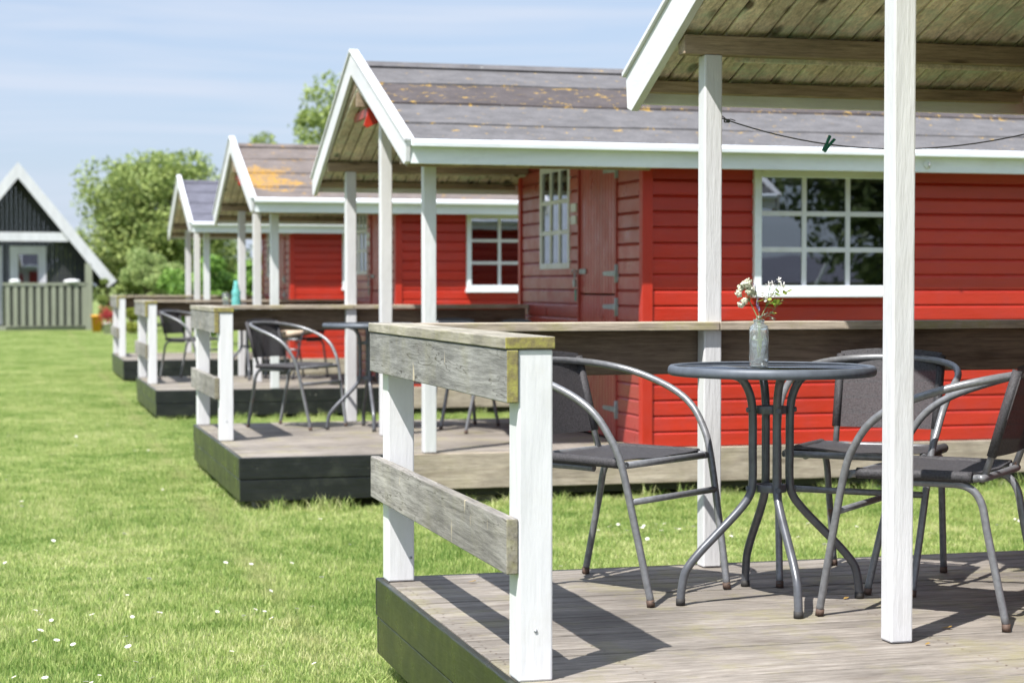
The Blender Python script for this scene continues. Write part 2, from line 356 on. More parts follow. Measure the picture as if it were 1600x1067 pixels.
# ------------------------------------------------------------ mesh builder
class MB:
    def __init__(s): s.v = []; s.f = []; s.sm = []
    def add(s, verts, faces, smooth=False):
        o = len(s.v); s.v += [tuple(p) for p in verts]; s.f += [tuple(i + o for i in f) for f in faces]; s.sm += [smooth] * len(faces)
    def box(s, x0, x1, y0, y1, z0, z1):
        s.add([(x0,y0,z0),(x1,y0,z0),(x1,y1,z0),(x0,y1,z0),(x0,y0,z1),(x1,y0,z1),(x1,y1,z1),(x0,y1,z1)],
              [(0,3,2,1),(4,5,6,7),(0,1,5,4),(1,2,6,5),(2,3,7,6),(3,0,4,7)])
        return s
    def prism(s, axis, pts, a, b):
        """polygon pts (two other axes in XYZ order) swept along axis from a to b"""
        n = len(pts)
        def P(p, t):
            return {'X': (t, p[0], p[1]), 'Y': (p[0], t, p[1]), 'Z': (p[0], p[1], t)}[axis]
        area = sum(pts[i][0] * pts[(i+1) % n][1] - pts[(i+1) % n][0] * pts[i][1] for i in range(n))
        if (area < 0): pts = pts[::-1]
        v = [P(p, a) for p in pts] + [P(p, b) for p in pts]
        f = [tuple(range(n))[::-1], tuple(range(n, 2*n))] + [(i, (i+1) % n, n + (i+1) % n, n + i) for i in range(n)]
        if axis == 'Y': f = [q[::-1] for q in f]
        s.add(v, f); return s
    def tube(s, path, r, seg=10, closed=False, cap=True):
        P = [Vector(p) for p in path]; n = len(P)
        T = []
        for i in range(n):
            if closed: t = P[(i+1) % n] - P[i-1]
            else: t = P[min(i+1, n-1)] - P[max(i-1, 0)]
            T.append(t.normalized())
        up = Vector((0,0,1)) if abs(T[0].z) < 0.9 else Vector((1,0,0))
        N = (up - T[0] * up.dot(T[0])).normalized()
        v = []
        for i in range(n):
            N = (N - T[i] * N.dot(T[i])).normalized(); B = T[i].cross(N)
            rr = r[i] if isinstance(r, (list, tuple)) else r
            for k in range(seg):
                a = 2 * math.pi * k / seg
                v.append(P[i] + N * (rr * math.cos(a)) + B * (rr * math.sin(a)))
        f = []
        for i in range(n if closed else n - 1):
            j = (i + 1) % n
            for k in range(seg):
                k2 = (k + 1) % seg
                f.append((i*seg + k, i*seg + k2, j*seg + k2, j*seg + k))
        s.add(v, f, True)
        if cap and not closed:
            o = len(s.v) - len(v)
            s.f.append(tuple(o + k for k in range(seg))[::-1]); s.sm.append(False)
            s.f.append(tuple(o + (n-1)*seg + k for k in range(seg))); s.sm.append(False)
        return s
    def lathe(s, prof, c=(0,0,0), seg=24):
        v = []; f = []
        for (r, z) in prof:
            for k in range(seg):
                a = 2*math.pi*k/seg; v.append((c[0] + r*math.cos(a), c[1] + r*math.sin(a), c[2] + z))
        for i in range(len(prof)-1):
            for k in range(seg):
                k2 = (k+1) % seg; f.append((i*seg+k, i*seg+k2, (i+1)*seg+k2, (i+1)*seg+k))
        f.append(tuple(range(seg))[::-1]); f.append(tuple((len(prof)-1)*seg + k for k in range(seg)))
        s.add(v, f, True); return s
    def build(s, name, material, parent=None, bevel=0.0, loc=None):
        me = bpy.data.meshes.new(name)
        org = Vector((0,0,0))
        if parent is not None:
            org = Vector(parent.get('_o', (0,0,0)))
        elif loc is not None: org = Vector(loc)
        v = [(p[0]-org.x, p[1]-org.y, p[2]-org.z) for p in s.v]
        me.from_pydata(v, [], s.f); me.update()
        me.polygons.foreach_set('use_smooth', s.sm)
        ms = material if isinstance(material, (list, tuple)) else [material]
        for m in ms: me.materials.append(m)
        o = bpy.data.objects.new(name, me); COL.objects.link(o)
        if parent is not None:
            o.parent = parent; o['_o'] = tuple(org)
        else: o.location = org
        if bevel > 0:
            b = o.modifiers.new('bevel', 'BEVEL'); b.width = bevel; b.segments = 2; b.limit_method = 'ANGLE'; b.angle_limit = math.radians(40)
        return o

def tag(o, label=None, cat=None, group=None, kind=None):
    if label: o['label'] = label
    if cat: o['category'] = cat
    if group: o['group'] = group
    if kind: o['kind'] = kind
    return o
def empty(name, loc, label, cat, group=None, world_parts=True):
    o = bpy.data.objects.new(name, None); COL.objects.link(o); o.location = loc
    o.empty_display_size = 0.1
    o['_o'] = tuple(loc) if world_parts else (0, 0, 0)
    return tag(o, label, cat, group)
def box(name, m, parent, *b, bevel=0.003, **k):
    return MB().box(*b).build(name, m, parent, bevel, **k)
def copy_tree(o, parent=None):
    c = o.copy(); COL.objects.link(c); c.parent = parent
    for ch in list(o.children):
        copy_tree(ch, c)
    return c
def spline(pts, sub=6):
    P = [Vector(p) for p in pts]; out_ = []
    for i in range(len(P)-1):
        p0, p1, p2, p3 = P[max(i-1,0)], P[i], P[i+1], P[min(i+2,len(P)-1)]
        for k in range(sub):
            t = k/sub
            out_.append(0.5*((2*p1) + (p2-p0)*t + (2*p0-5*p1+4*p2-p3)*t*t + (3*p1-p0-3*p2+p3)*t**3))
    out_.append(P[-1]); return out_

# ------------------------------------------------------------ ground
def ground():
    m, n, l, b = mat('lawn_soil_and_thatch')
    g = n.new('ShaderNodeNewGeometry')
    t = noise(n, l, g.outputs['Position'], 0.55, 6, 0.65)
    r = ramp(n, [(0.3, (0.12, 0.17, 0.05)), (0.55, (0.21, 0.26, 0.09)), (0.75, (0.32, 0.32, 0.16))]); l.new(t.outputs['Fac'], r.inputs['Fac'])
    f = noise(n, l, g.outputs['Position'], 45, 5, 0.7); fr = ramp(n, [(0.3, 0.7), (0.7, 1.25)]); l.new(f.outputs['Fac'], fr.inputs['Fac'])
    l.new(mixc(n, l, 1.0, r.outputs['Color'], fr.outputs['Color'], 'MULTIPLY'), b.inputs['Base Color'])
    sset(b, Roughness=0.95); b.inputs['Specular IOR Level'].default_value = 0.1
    bump(n, l, b, f.outputs['Fac'], 0.8, 0.03)
    nx = 60; v = []; f_ = []
    xs = [math.copysign(abs(i)**2.2, i) * 0.9 for i in np.linspace(-26, 26, nx)]
    rr = random.Random(2)
    for j in range(nx):
        for i in range(nx):
            v.append((xs[i] + 3, xs[j] + 12, 0.0))
    for j in range(nx-1):
        for i in range(nx-1): f_.append((j*nx+i, j*nx+i+1, (j+1)*nx+i+1, (j+1)*nx+i))
    mb = MB(); mb.add(v, f_, True)
    tag(mb.build('ground', m), kind='structure')
ground()

# ------------------------------------------------------------ red cabins
XW = 3.605            # gable wall plane
XE = 6.12            # far end wall
K = 0.364            # roof slope
KS = 0.35            # soffit slope
RZ = CAMZ + 1.385    # ridge top
UZ = CAMZ + 1.225    # soffit underside at the ridge

def siding(mb, plane, pos, a_lo, a_hi, z0, z1, sgn, openings, row=0.092, clip=None):
    """overlapping boards on a wall. plane 'X': wall at x=pos, a runs along y; 'Y': wall at y=pos, a along x.
    sgn: outward direction. openings: (a0,a1,z0,z1). clip(z) -> (a_lo,a_hi) for gables"""
    z = z0
    while z < z1 - 1e-4:
        zt = min(z + row, z1)
        ch = z + row*0.80
        br = [z, zt] + ([ch] if ch < zt else []) + [q for o in openings for q in (o[2], o[3]) if z < q < zt]
        br = sorted(set(br))
        for u, w in zip(br[:-1], br[1:]):
            mid = (u + w) / 2
            cuts = sorted([(o[0], o[1]) for o in openings if o[2] < mid < o[3]])
            segs = []; s_ = a_lo
            for c0, c1 in cuts:
                if c0 > s_: segs.append((s_, c0))
                s_ = max(s_, c1)
            if s_ < a_hi: segs.append((s_, a_hi))
            prof_ = lambda q: 0.0165 if q <= ch + 1e-6 else 0.0165 - 0.0145 * (q - ch) / (row*0.20)
            ou, ow = prof_(u), prof_(w)
            for (p, q) in segs:
                pu, qu, pw, qw = p, q, p, q
                if clip:
                    lu, hu = clip(u); lw, hw = clip(w)
                    pu, qu, pw, qw = max(p, lu), min(q, hu), max(p, lw), min(q, hw)
                    if qu - pu < 0.01: continue
                    if qw < pw: qw = pw = (pw + qw) / 2
                def P(a, off, zz):
                    return (pos + sgn*off, a, zz) if plane == 'X' else (a, pos + sgn*off, zz)
                B = -0.02
                v = [P(pu, B, u), P(qu, B, u), P(qw, B, w), P(pw, B, w), P(pu, ou, u), P(qu, ou, u), P(qw, ow, w), P(pw, ow, w)]
                f = [(0,1,2,3), (7,6,5,4), (0,4,5,1), (1,5,6,2), (2,6,7,3), (3,7,4,0)]
                if (plane == 'X') != (sgn < 0): f = [q_[::-1] for q_ in f]
                mb.add(v, f)
        z = zt

def window(parent, plane, pos, a0, a1, z0, z1, sgn, nx, nz, fw=0.045, label=None, added_shadow_ledge=True):
    """frame and glazing bars as one mesh, glass as a child"""
    out_o, in_o = (0.022 if plane == 'X' else 0.045), -0.03
    def B(mb, p, q, r, s, o0, o1):
        lo, hi = sorted((pos + sgn*o0, pos + sgn*o1))
        if plane == 'X': mb.box(lo, hi, p, q, r, s)
        else: mb.box(p, q, lo, hi, r, s)
    mb = MB()
    B(mb, a0, a0+fw, z0, z1, in_o, out_o); B(mb, a1-fw, a1, z0, z1, in_o, out_o)
    B(mb, a0+fw, a1-fw, z1-fw, z1, in_o, out_o); B(mb, a0+fw, a1-fw, z0, z0+fw, in_o, out_o)
    fr = mb.build('window', WHITE_Z if plane == 'X' else WHITE_X, parent, 0.003)
    if label: fr['label'] = label
    bars = MB(); bw = 0.029
    for i in range(1, nx):
        c = a0 + fw + (a1 - a0 - 2*fw) * i / nx
        B(bars, c-bw/2, c+bw/2, z0+fw, z1-fw, -0.004, 0.018)
    ws = (z1 - z0 - 2*fw) / nz
    for j in range(1, nz):
        c = z0 + fw + ws * j
        for i in range(nx):
            w = (a1 - a0 - 2*fw) / nx
            p = a0 + fw + w*i + (bw/2 if i > 0 else 0); q = a0 + fw + w*(i+1) - (bw/2 if i < nx-1 else 0)
            B(bars, p, q, c-bw/2, c+bw/2, -0.004, 0.0175)
    bars.build('glazing_bars', WHITE_Z, fr, 0.002)
    g = MB(); B(g, a0+fw, a1-fw, z0+fw, z1-fw, 0.003, 0.008)
    g.build('pane', PANE, fr)
    if added_shadow_ledge:  # ledge added below the frame for the shadow it casts
        s_ = MB(); B(s_, a0-0.012, a1+0.012, z0-0.024, z0-0.001, 0.018, 0.075)
        s_.build('added_shadow_ledge', WHITE_X if plane == 'Y' else WHITE_Y, fr, 0.003)
    return fr

FELT2 = felt('grey_roofing_felt_lichen', (0.135, 0.130, 0.134), 0.63)
FELT2D = felt('brown_roofing_felt_lichen', (0.088, 0.076, 0.076), 0.605)
FELT3 = felt('grey_brown_felt_yellow_lichen', (0.165, 0.14, 0.13), 0.615, (0.42, 0.235, 0.04), 8.0, patch=((-1.27, -1.05, 2.22), 0.5))
FELT4 = felt('plain_slate_blue_felt', (0.125, 0.125, 0.155), 0)

def cabin(ym, zd, roof_x, deck_x, label, felts, off=0.105, mid=-0.24, pw=0.031, dz=0.0, XE=7.3, CAMZ=CAMZ, RZ=RZ, UZ=UZ):
    CAMZ += dz; RZ += dz; UZ += dz
    """ym: ridge line y, zd: deck top height, roof_x: porch edge of the roof"""
    root = empty('red_cabin', (XW, ym, 0), label, 'cabin', 'red wooden cabins in a row')
    P = root
    zu = lambda y: UZ - KS*abs(y-ym)
    OV = {-1: 1.62, 1: 1.50}; KR = {-1: K, 1: 0.407}; BS = {-1: 0.41, 1: 0.462}
    zt = lambda y: RZ - KR[1 if y > ym else -1]*abs(y-ym)
    y0, y1 = ym - 1.37, ym + 1.28
    # --- walls
    win = (ym+0.08, ym+0.775, CAMZ+0.105, CAMZ+0.80)
    door = (ym-0.90, ym-0.124, zd, CAMZ+0.80)
    g = MB()
    clip = lambda z: (max(y0, ym - (UZ - z)/KS), min(y1, ym + (UZ - z)/KS)) if z < UZ else (ym, ym)
    siding(g, 'X', XW, y0+0.035, y1-0.035, zd, UZ-0.03, -1, [win, door], clip=clip)
    gw = g.build('gable_wall', RED_Y, P, 0.0015)
    sw = (4.27, 5.21, CAMZ-0.05, CAMZ+0.68)
    g = MB(); siding(g, 'Y', y0, XW+0.035, XE, zd, zu(y0)-0.005, -1, [sw]); g.build('side_wall', RED_X, P, 0.0015)
    g = MB(); siding(g, 'Y', y1, XW+0.035, XE, zd, zu(y1)-0.005, 1, []); g.build('back_wall', RED_X, P)
    g = MB(); siding(g, 'X', XE, y0, y1, zd, UZ-0.03, 1, [], clip=clip); g.build('end_wall', RED_Y, P)
    for (ya, yb) in ((y0-0.028, y0+0.034), (y1-0.034, y1+0.028)):
        yc = ya if ya < ym else yb
        box('corner_trim', RED_Z, P, XW-0.029, XW+0.036, ya, yb, zd+0.001, zu(yc)-0.003)
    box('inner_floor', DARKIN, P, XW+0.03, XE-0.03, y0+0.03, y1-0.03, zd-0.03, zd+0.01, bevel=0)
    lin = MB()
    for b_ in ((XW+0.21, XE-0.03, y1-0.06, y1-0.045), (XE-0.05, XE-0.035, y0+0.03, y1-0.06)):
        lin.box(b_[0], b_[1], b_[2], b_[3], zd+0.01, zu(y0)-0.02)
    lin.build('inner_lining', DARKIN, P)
    # skirting beam and footings
    sx0 = XW-0.028 if ym > 15 else deck_x+0.92
    sb = MB(); sb.box(sx0, XE+0.02, y0-0.062, y0-0.021, zd-0.205, zd-0.004); sb.build('skirting_beam', SKIRT_X, P, 0.004)
    sb = MB(); sb.box(XW, XE+0.02, y1+0.021, y1+0.062, zd-0.205, zd-0.004); sb.build('skirting_beam', SKIRT_X, P, 0.004)
    box('floor_joist', BLACK, P, sx0+0.03, XE, y0-0.018, y0+0.03, zd-0.25, zd-0.03)
    for xx in (4.0, 5.05, 5.9):
        for yy in (y0+0.02, y1-0.20):
            box('footing_block', CONC, P, xx, xx+0.16, yy, yy+0.16, -0.02, zd-0.252, bevel=0.008)
    # --- door, split in two leaves
    for k, (za, zb) in enumerate(((zd+0.01, CAMZ-0.065), (CAMZ-0.055, CAMZ+0.785))):
        d = MB(); yy = door[0]+0.012
        nb = 13; w = (door[1]-door[0]-0.024)/nb
        for i in range(nb):
            d.box(XW-0.012, XW+0.012, yy+w*i+0.0032, yy+w*(i+1)-0.0032, za, zb)
        d.box(XW+0.0125, XW+0.02, yy, yy+w*nb, za+0.002, zb-0.002)
        leaf = d.build('door', RED_G, P, 0.004)
        leaf['label'] = 'upper leaf of the split red plank door' if k else 'lower leaf of the split red plank door'
        for zc in ((-0.76, -0.135) if k == 0 else (0.068, 0.70)):
            h = MB(); zc = CAMZ + zc
            h.prism('X', [(door[0]+0.02, zc-0.018), (door[0]+0.02, zc+0.018), (door[0]+0.27, zc+0.012), (door[0]+0.28, zc), (door[0]+0.27, zc-0.012)], XW-0.019, XW-0.0135)
            h.build('strap_hinge', GALV, leaf, 0.001)
            h = MB(); h.box(XW-0.022, XW-0.0135, door[0]-0.02, door[0]+0.019, zc-0.055, zc+0.055); h.tube([(XW-0.026, door[0]+0.005, zc-0.055), (XW-0.026, door[0]+0.005, zc+0.055)], 0.007, 8)
            h.build('hinge_plate', GALV, leaf, 0.001)
        if k == 1:
            zc = CAMZ+0.085; h = MB()
            h.box(XW-0.0215, XW-0.014, door[1]-0.15, door[1]+0.03, zc-0.016, zc+0.016)
            h.tube(spline([(XW-0.02, door[1]+0.03, zc), (XW-0.045, door[1]+0.035, zc+0.012), (XW-0.045, door[1]+0.06, zc-0.004), (XW-0.02, door[1]+0.07, zc-0.01)], 4), 0.005, 6)
            h.build('hasp', GALV, leaf, 0.001)
            pl = MB(); pl.box(XW-0.05, XW-0.034, door[1]-0.005, door[1]+0.032, zc-0.10, zc-0.055)
            pl.tube(spline([(XW-0.042, door[1]+0.001, zc-0.06), (XW-0.042, door[1]+0.003, zc-0.02), (XW-0.042, door[1]+0.0135, zc-0.006), (XW-0.042, door[1]+0.024, zc-0.02), (XW-0.042, door[1]+0.026, zc-0.06)], 4), 0.0035, 6)
            pl.build('padlock', GALV, leaf, 0.003)
            tg = MB(); tg.box(XW-0.040, XW-0.036, door[1]-0.012, door[1]+0.022, zc-0.19, zc-0.115); tg.build('key_tag', GREEN_PL, leaf, 0.003)
    tr = MB(); tr.box(XW-0.027, XW+0.01, door[0]-0.0005, door[0]+0.0115, zd, CAMZ+0.80); tr.box(XW-0.027, XW+0.01, door[1]-0.0115, door[1]+0.0005, zd, CAMZ+0.80)
    tr.box(XW-0.02, XW+0.01, door[0]+0.0115, door[1]-0.0115, CAMZ+0.7855, CAMZ+0.80); tr.build('door_frame', RED_G, P, 0.002)
    for zc in (0.42, 0.50):
        nb_ = MB(); nb_.box(XW-0.028, XW-0.016, ym-0.085, ym+0.03, CAMZ+zc-0.028, CAMZ+zc+0.028); nb_.build('wall_plate', WHITE_Z, P, 0.003)
    window(P, 'X', XW, *win, -1, 3, 3, 0.04, added_shadow_ledge=False)
    window(P, 'Y', y0, *sw, -1, 3, 3)
    # --- roof: boards, core, felt strips
    yo = 1.62
    sof = MB(); rnd = random.Random(int(ym*10))
    for s_ in (-1, 1):
        x = roof_x + 0.003
        while x < XW - 0.03:
            w = 0.0765; ya = ym; yb = ym + s_*(OV[s_]-0.002)
            if s_ > 0 or True:
                q = [(ym + s_*0.001, UZ), (yb, zu(yb)), (yb, zu(yb)+0.018), (ym + s_*0.001, UZ+0.018)]
                dz = rnd.uniform(-0.0015, 0.0015)
                q = [(a_, b_+dz) for a_, b_ in q]
                # v-grooved board: chamfer on the underside edges
                sof.prism('X', q, x+0.0032, x+w-0.0032)
            x += w
    soffit = sof.build('soffit_boards', SOFFIT, P, 0.007)
    core = MB()
    for s_ in (-1, 1):
        yb = ym + s_*(OV[s_]-0.001)
        core.prism('X', [(ym+s_*0.0005, UZ+0.022), (yb, zu(yb)+0.022), (yb, zt(yb)-0.004), (ym+s_*0.0005, RZ-0.004)], roof_x+0.002, XE+0.03)
    rf = core.build('roof', BEAM_X, P)
    for s_ in (-1, 1):
        cuts = [0.0, 0.45, 0.90, 1.33, OV[s_]+0.028]
        for i in range(4):
            a_, b_ = cuts[i], cuts[i+1]
            ya, yb = ym + s_*max(a_-0.02, 0.0006), ym + s_*b_
            st = MB()
            # sheets overlap like shingles; slightly wavy lower edge
            nx = 48; xs = [roof_x-0.002 + (XE+0.045-roof_x)*t/nx for t in range(nx+1)]
            v = []; f = []
            for xi, x in enumerate(xs):
                wv = 0.004*math.sin(x*3.1+i*2)+rnd.uniform(-0.0015, 0.0015)
                hv = 0.003*math.sin(x*5+i)+rnd.uniform(0, 0.002)
                yl = yb + s_*wv
                v += [(x, ya, zt(ya)+0.0005+0.002*(i % 2)), (x, yl, zt(yl)+0.012+hv), (x, yl, zt(yl)+0.0005+0.001*(i%2)-0.002)]
            for xi in range(nx):
                o = xi*3; p = o+3
                q1, q2 = (o, p, p+1, o+1), (o+1, p+1, p+2, o+2)
                f += [q1, q2] if s_ < 0 else [q1[::-1], q2[::-1]]
            st.add(v, f, False)
            o = st.build('felt_sheet', felts[1] if i == 1 else felts[0], rf)
    rc = MB(); rc.prism('X', [(ym-0.075, zt(ym-0.075)+0.013), (ym, RZ+0.020), (ym+0.075, zt(ym+0.075)+0.013), (ym+0.075, zt(ym+0.075)+0.018), (ym, RZ+0.027), (ym-0.075, zt(ym-0.075)+0.018)], roof_x-0.001, XE+0.04)
    rc.build('ridge_strip', felts[0], rf)
    # --- barge boards with caps
    BT = CAMZ + 1.465
    for xb, sx in ((roof_x-0.03, -1), (XE+0.047, 1)):
        for s_ in (-1, 1):
            bo_ = OV[s_]; t = lambda yy, q=BS[s_]: BT - q*abs(yy)
            pts = [(ym+s_*0.0008, BT), (ym+s_*(bo_+0.04), t(bo_+0.04)), (ym+s_*(bo_+0.025), t(bo_+0.04)-0.113), (ym+s_*(bo_-0.02), t(bo_+0.04)-0.125), (ym+s_*0.0008, BT-0.145)]
            bb = MB(); bb.prism('X', pts, xb, xb+0.027); bo = bb.build('barge_board', WHITE_Y, P, 0.002)
            cb = MB(); cb.prism('X', [(ym+s_*0.0004, BT+0.001), (ym+s_*(bo_+0.048), t(bo_+0.048)+0.001), (ym+s_*(bo_+0.052), t(bo_+0.048)+0.017), (ym+s_*0.0004, BT+0.017)], xb-0.012, xb+0.045)
            cb.build('cap_strip', WHITE_Y, bo, 0.002)
    # --- fascias with drip strip
    for s_ in (-1, 1):
        q = OV[s_]; fz = -0.022 if s_ > 0 else 0.0
        ya, yb = sorted((ym+s_*(q+0.001), ym+s_*(q+0.023)))
        fo = box('fascia_board', WHITE_X, P, roof_x, XE+0.044, ya, yb, CAMZ+0.662+fz*0.3, CAMZ+0.782+fz, bevel=0.003)
        d = MB(); d.prism('X', [(ym+s_*(q+0.0235), CAMZ+0.762+fz), (ym+s_*(q+0.08), CAMZ+0.752+fz), (ym+s_*(q+0.082), CAMZ+0.778+fz), (ym+s_*(q+0.0295), CAMZ+0.797+fz), (ym+s_*(q+0.0235), CAMZ+0.797+fz)], roof_x-0.0025, XE+0.044)
        d.build('drip_strip', WHITE_X, fo, 0.003)
    # --- beams
    def beam(yc, w, h, m=BEAM_X, x1=XW-0.03, drop=0.0):
        zt_ = min(zu(yc-w/2), zu(yc+w/2)) - 0.002 - drop
        return box('beam', m, P, roof_x+0.001, x1, yc-w/2, yc+w/2, zt_-h, zt_, bevel=0.003), zt_-h
    _, zb = beam(ym+1.07, 0.06, 0.062); _, zf = beam(ym-1.38, 0.06, 0.055); _, zm = beam(ym-0.02, 0.05, 0.09)
    beam(ym+1.40, 0.05, 0.04); beam(ym-1.52, 0.04, 0.03)
    box('batten', SOFFIT, P, roof_x+0.20, XW-0.03, ym+1.105, ym+1.125, zb-0.014, zb+0.020)
    # red bracket and tie under the peak
    rb = MB(); rb.prism('Y', [(roof_x+0.10, CAMZ+1.19), (roof_x+0.04, CAMZ+1.0), (roof_x+0.06, CAMZ+0.985), (roof_x+0.17, CAMZ+1.035), (roof_x+0.30, CAMZ+1.10), (roof_x+0.30, CAMZ+1.19)], ym-0.065, ym-0.046)
    rb.build('ridge_bracket', RED_X, P, 0.002)
    box('tie_board', RED_Y, P, roof_x+0.062, roof_x+0.085, ym-0.045, ym+0.40, CAMZ+1.055, CAMZ+1.11)
    # --- porch posts
    xp = roof_x + off
    for yy, ztop in ((ym-1.38, zf), (ym+mid, zu(ym+mid-0.03)-0.006), (ym+1.07, zb)):
        box('porch_post', WHITE_P, P, xp-pw, xp+pw, yy-pw, yy+pw, zd+0.0005, ztop-0.0005, bevel=0.005)
    return root, xp

def deck(ym, zd, x0, rail_front, xp, label, rear_ext=1.14, black=0.915):
    """timber terrace in front of a cabin with its rails"""
    D = empty('timber_deck', (x0, ym, 0), label, 'deck', 'timber decks along the lawn')
    yf, yb = ym-1.42, ym+rear_ext; xr0 = x0+0.060
    mb = MB(); y = yf + 0.022; rnd = random.Random(int(ym*7)); w = 0.083
    n = int((yb-0.02-y)/w); w = (yb-0.02-y)/n
    for i in range(n):
        dz = rnd.uniform(-0.0012, 0.0012)
        mb.box(x0+0.022, XW-0.022, y+w*i+0.0034, y+w*(i+1)-0.0034, zd-0.026, zd-0.0005+dz)
    mb.build('deck_boards', DECK, D, 0.003)
    if ym < 15:
        nm = MB()
        for xx in (x0+0.05, x0+0.325, x0+1.225, x0+2.225, XW-0.06):
            for i in range(n):
                for f_ in (0.25, 0.75):
                    c = Vector((xx + rnd.uniform(-0.006, 0.006), y + w*(i+f_) + rnd.uniform(-0.004, 0.004), zd+0.0009)); r_ = 0.0032
                    nm.add([c + Vector((r_*math.cos(a), r_*math.sin(a), 0)) for a in np.linspace(0, 2*math.pi, 8, endpoint=False)], [tuple(range(8))])
        tag(nm.build('nail_heads', RUSTY, D), kind='stuff')
        for (px_, py_, pz_) in ((xr0+0.03, ym+1.065-0.0425, 0.075), (xr0, ym+rail_front-0.0425, 0.12)):
            sc = MB(); sc.lathe([(0, 0), (0.0045, 0), (0.004, 0.002), (0, 0.0022)], seg=10)
            sc.v = [(px_+p[0], py_-p[2], zd+pz_+p[1]) for p in sc.v]; sc.build('screw_head', GALV, D)
    # black edge boards: two courses on every outer side
    for k in range(2):
        za = zd-0.002-0.122*(k+1)+0.003; zb = zd-0.002-0.122*k
        off = 0.0 if k == 0 else 0.004
        box('edge_board', BLACK_Y, D, x0+off, x0+0.021+off, yf+0.0215, yb-0.0215, za, zb, bevel=0.004)
        box('edge_board', BLACK, D, x0+off, x0+black, yf+off, yf+0.021+off, za, zb, bevel=0.004)
        box('edge_board', BLACK, D, x0+off, x0+2.5, yb-0.021-off, yb-off, za, zb, bevel=0.004)
    for xx in (x0+0.3, x0+1.2, x0+2.2):
        box('joist', BLACK, D, xx, xx+0.05, yf+0.03, yb-0.03, zd-0.15, zd-0.028, bevel=0)
    for xx in (x0+0.1, x0+1.3):
        for yy in (yf+0.1, yb-0.3):
            box('footing_block', CONC, D, xx, xx+0.18, yy, yy+0.18, -0.02, zd-0.151, bevel=0.01)
    # side rail
    xr = x0 + 0.060; h = 0.042
    R = ym + rail_front; Bk = ym + 1.065
    box('rail_post', WHITE_Z, D, xr-h, xr+h, R-h, R+h, zd+0.0005, zd+0.779, bevel=0.005)
    box('rail_post', WHITE_Z, D, xr-h, xr+h, Bk-h, Bk+h, zd+0.0005, zd+0.779, bevel=0.005)
    e0, e1 = R-h-0.006, ym+1.165
    box('rail_board', GREY_Y, D, xr-h-0.030, xr-h-0.001, e0, e1, zd+0.655, zd+0.7785, bevel=0.003)
    box('rail_board', GREY_YL, D, xr-h-0.030, xr-h-0.001, e0+0.004, e1-0.01, zd+0.255, zd+0.385, bevel=0.003)
    box('rail_cap', CAP_Y, D, xr-h-0.034, xr+0.046, e0-0.001, e1+0.002, zd+0.7805, zd+0.809, bevel=0.003)
    # back rail: cap either side of a joint, board under it outside the post
    xj = xp + 0.015
    box('rail_cap', CAP_X, D, xr+0.048, xj, ym+1.015, ym+1.135, zd+0.7805, zd+0.8085, bevel=0.003)
    box('rail_cap', CAP_X, D, xj+0.0025, XW-0.03, ym+1.018, ym+1.135, zd+0.7805, zd+0.8085, bevel=0.003)
    box('rail_board', BOARD_X, D, xr+0.001, XW-0.03, ym+1.105, ym+1.131, zd+0.635, zd+0.778, bevel=0.003)
    return D

CAB = [ # ym, zd, roof_x, deck_x, rail front
    (4.66, 0.320, 2.14, 1.135, -0.46, 0.103, -0.27, 0.031, -0.025, 6.12),
    (11.60, 0.303, 2.15, 1.235, -0.27, 0.160, -0.15, 0.036),
    (18.65, 0.284, 2.215, 1.33, -0.28, 0.215, -0.15, 0.038),
    (25.40, 0.293, 2.30, 1.45, -0.28, 0.210, -0.15, 0.038)]
CLAB = ['red cabin nearest the camera, showing only its white barge and plank porch ceiling',
        'red cabin with split plank door and nine pane side window under grey felt roof',
        'red cabin with a big orange lichen patch on its grey brown roof',
        'farthest red cabin with plain slate grey roof, partly hidden by the others']
DLAB = ['weathered deck in the foreground with green algae on its rail end',
        'black edged deck in front of the cabin with the split plank door',
        'black edged deck in front of the cabin with the orange lichen patch',
        'farthest small deck at the end of the row beside the trees']
FS = [(FELT2, FELT2D), (FELT2, FELT2D), (FELT3, FELT3), (FELT4, FELT4)]
xps = []
for (c, cl, dl, fs) in zip(CAB, CLAB, DLAB, FS):
    root, xp = cabin(c[0], c[1], c[2], c[3], cl, fs, *c[5:]); xps.append(xp)
    deck(c[0], c[1], c[3], c[4], xp, dl, black=XW-c[3]-0.03 if c[0] > 15 else 0.915)
    if c[0] > 11 and c[0] < 12:
        hk = MB(); hk.lathe([(0.0, 0), (0.024, 0.0), (0.026, 0.004), (0.02, 0.008), (0.0, 0.009)], seg=16)
        vv = [(p[0]+5.27, ym_z[0], ym_z[1]) for p, ym_z in zip(hk.v, [(11.6-1.645-p[2], CAMZ+0.71+p[1]) for p in hk.v])]
        hk.v = vv; o = hk.build('hook_plate', WHITE_X, root)
        h2 = MB(); h2.tube(spline([(5.270, 9.944, CAMZ+0.715), (5.265, 9.92, CAMZ+0.712), (5.258, 9.915, CAMZ+0.70), (5.262, 9.925, CAMZ+0.692)], 4), 0.004, 6); h2.build('hook', GALV, o)

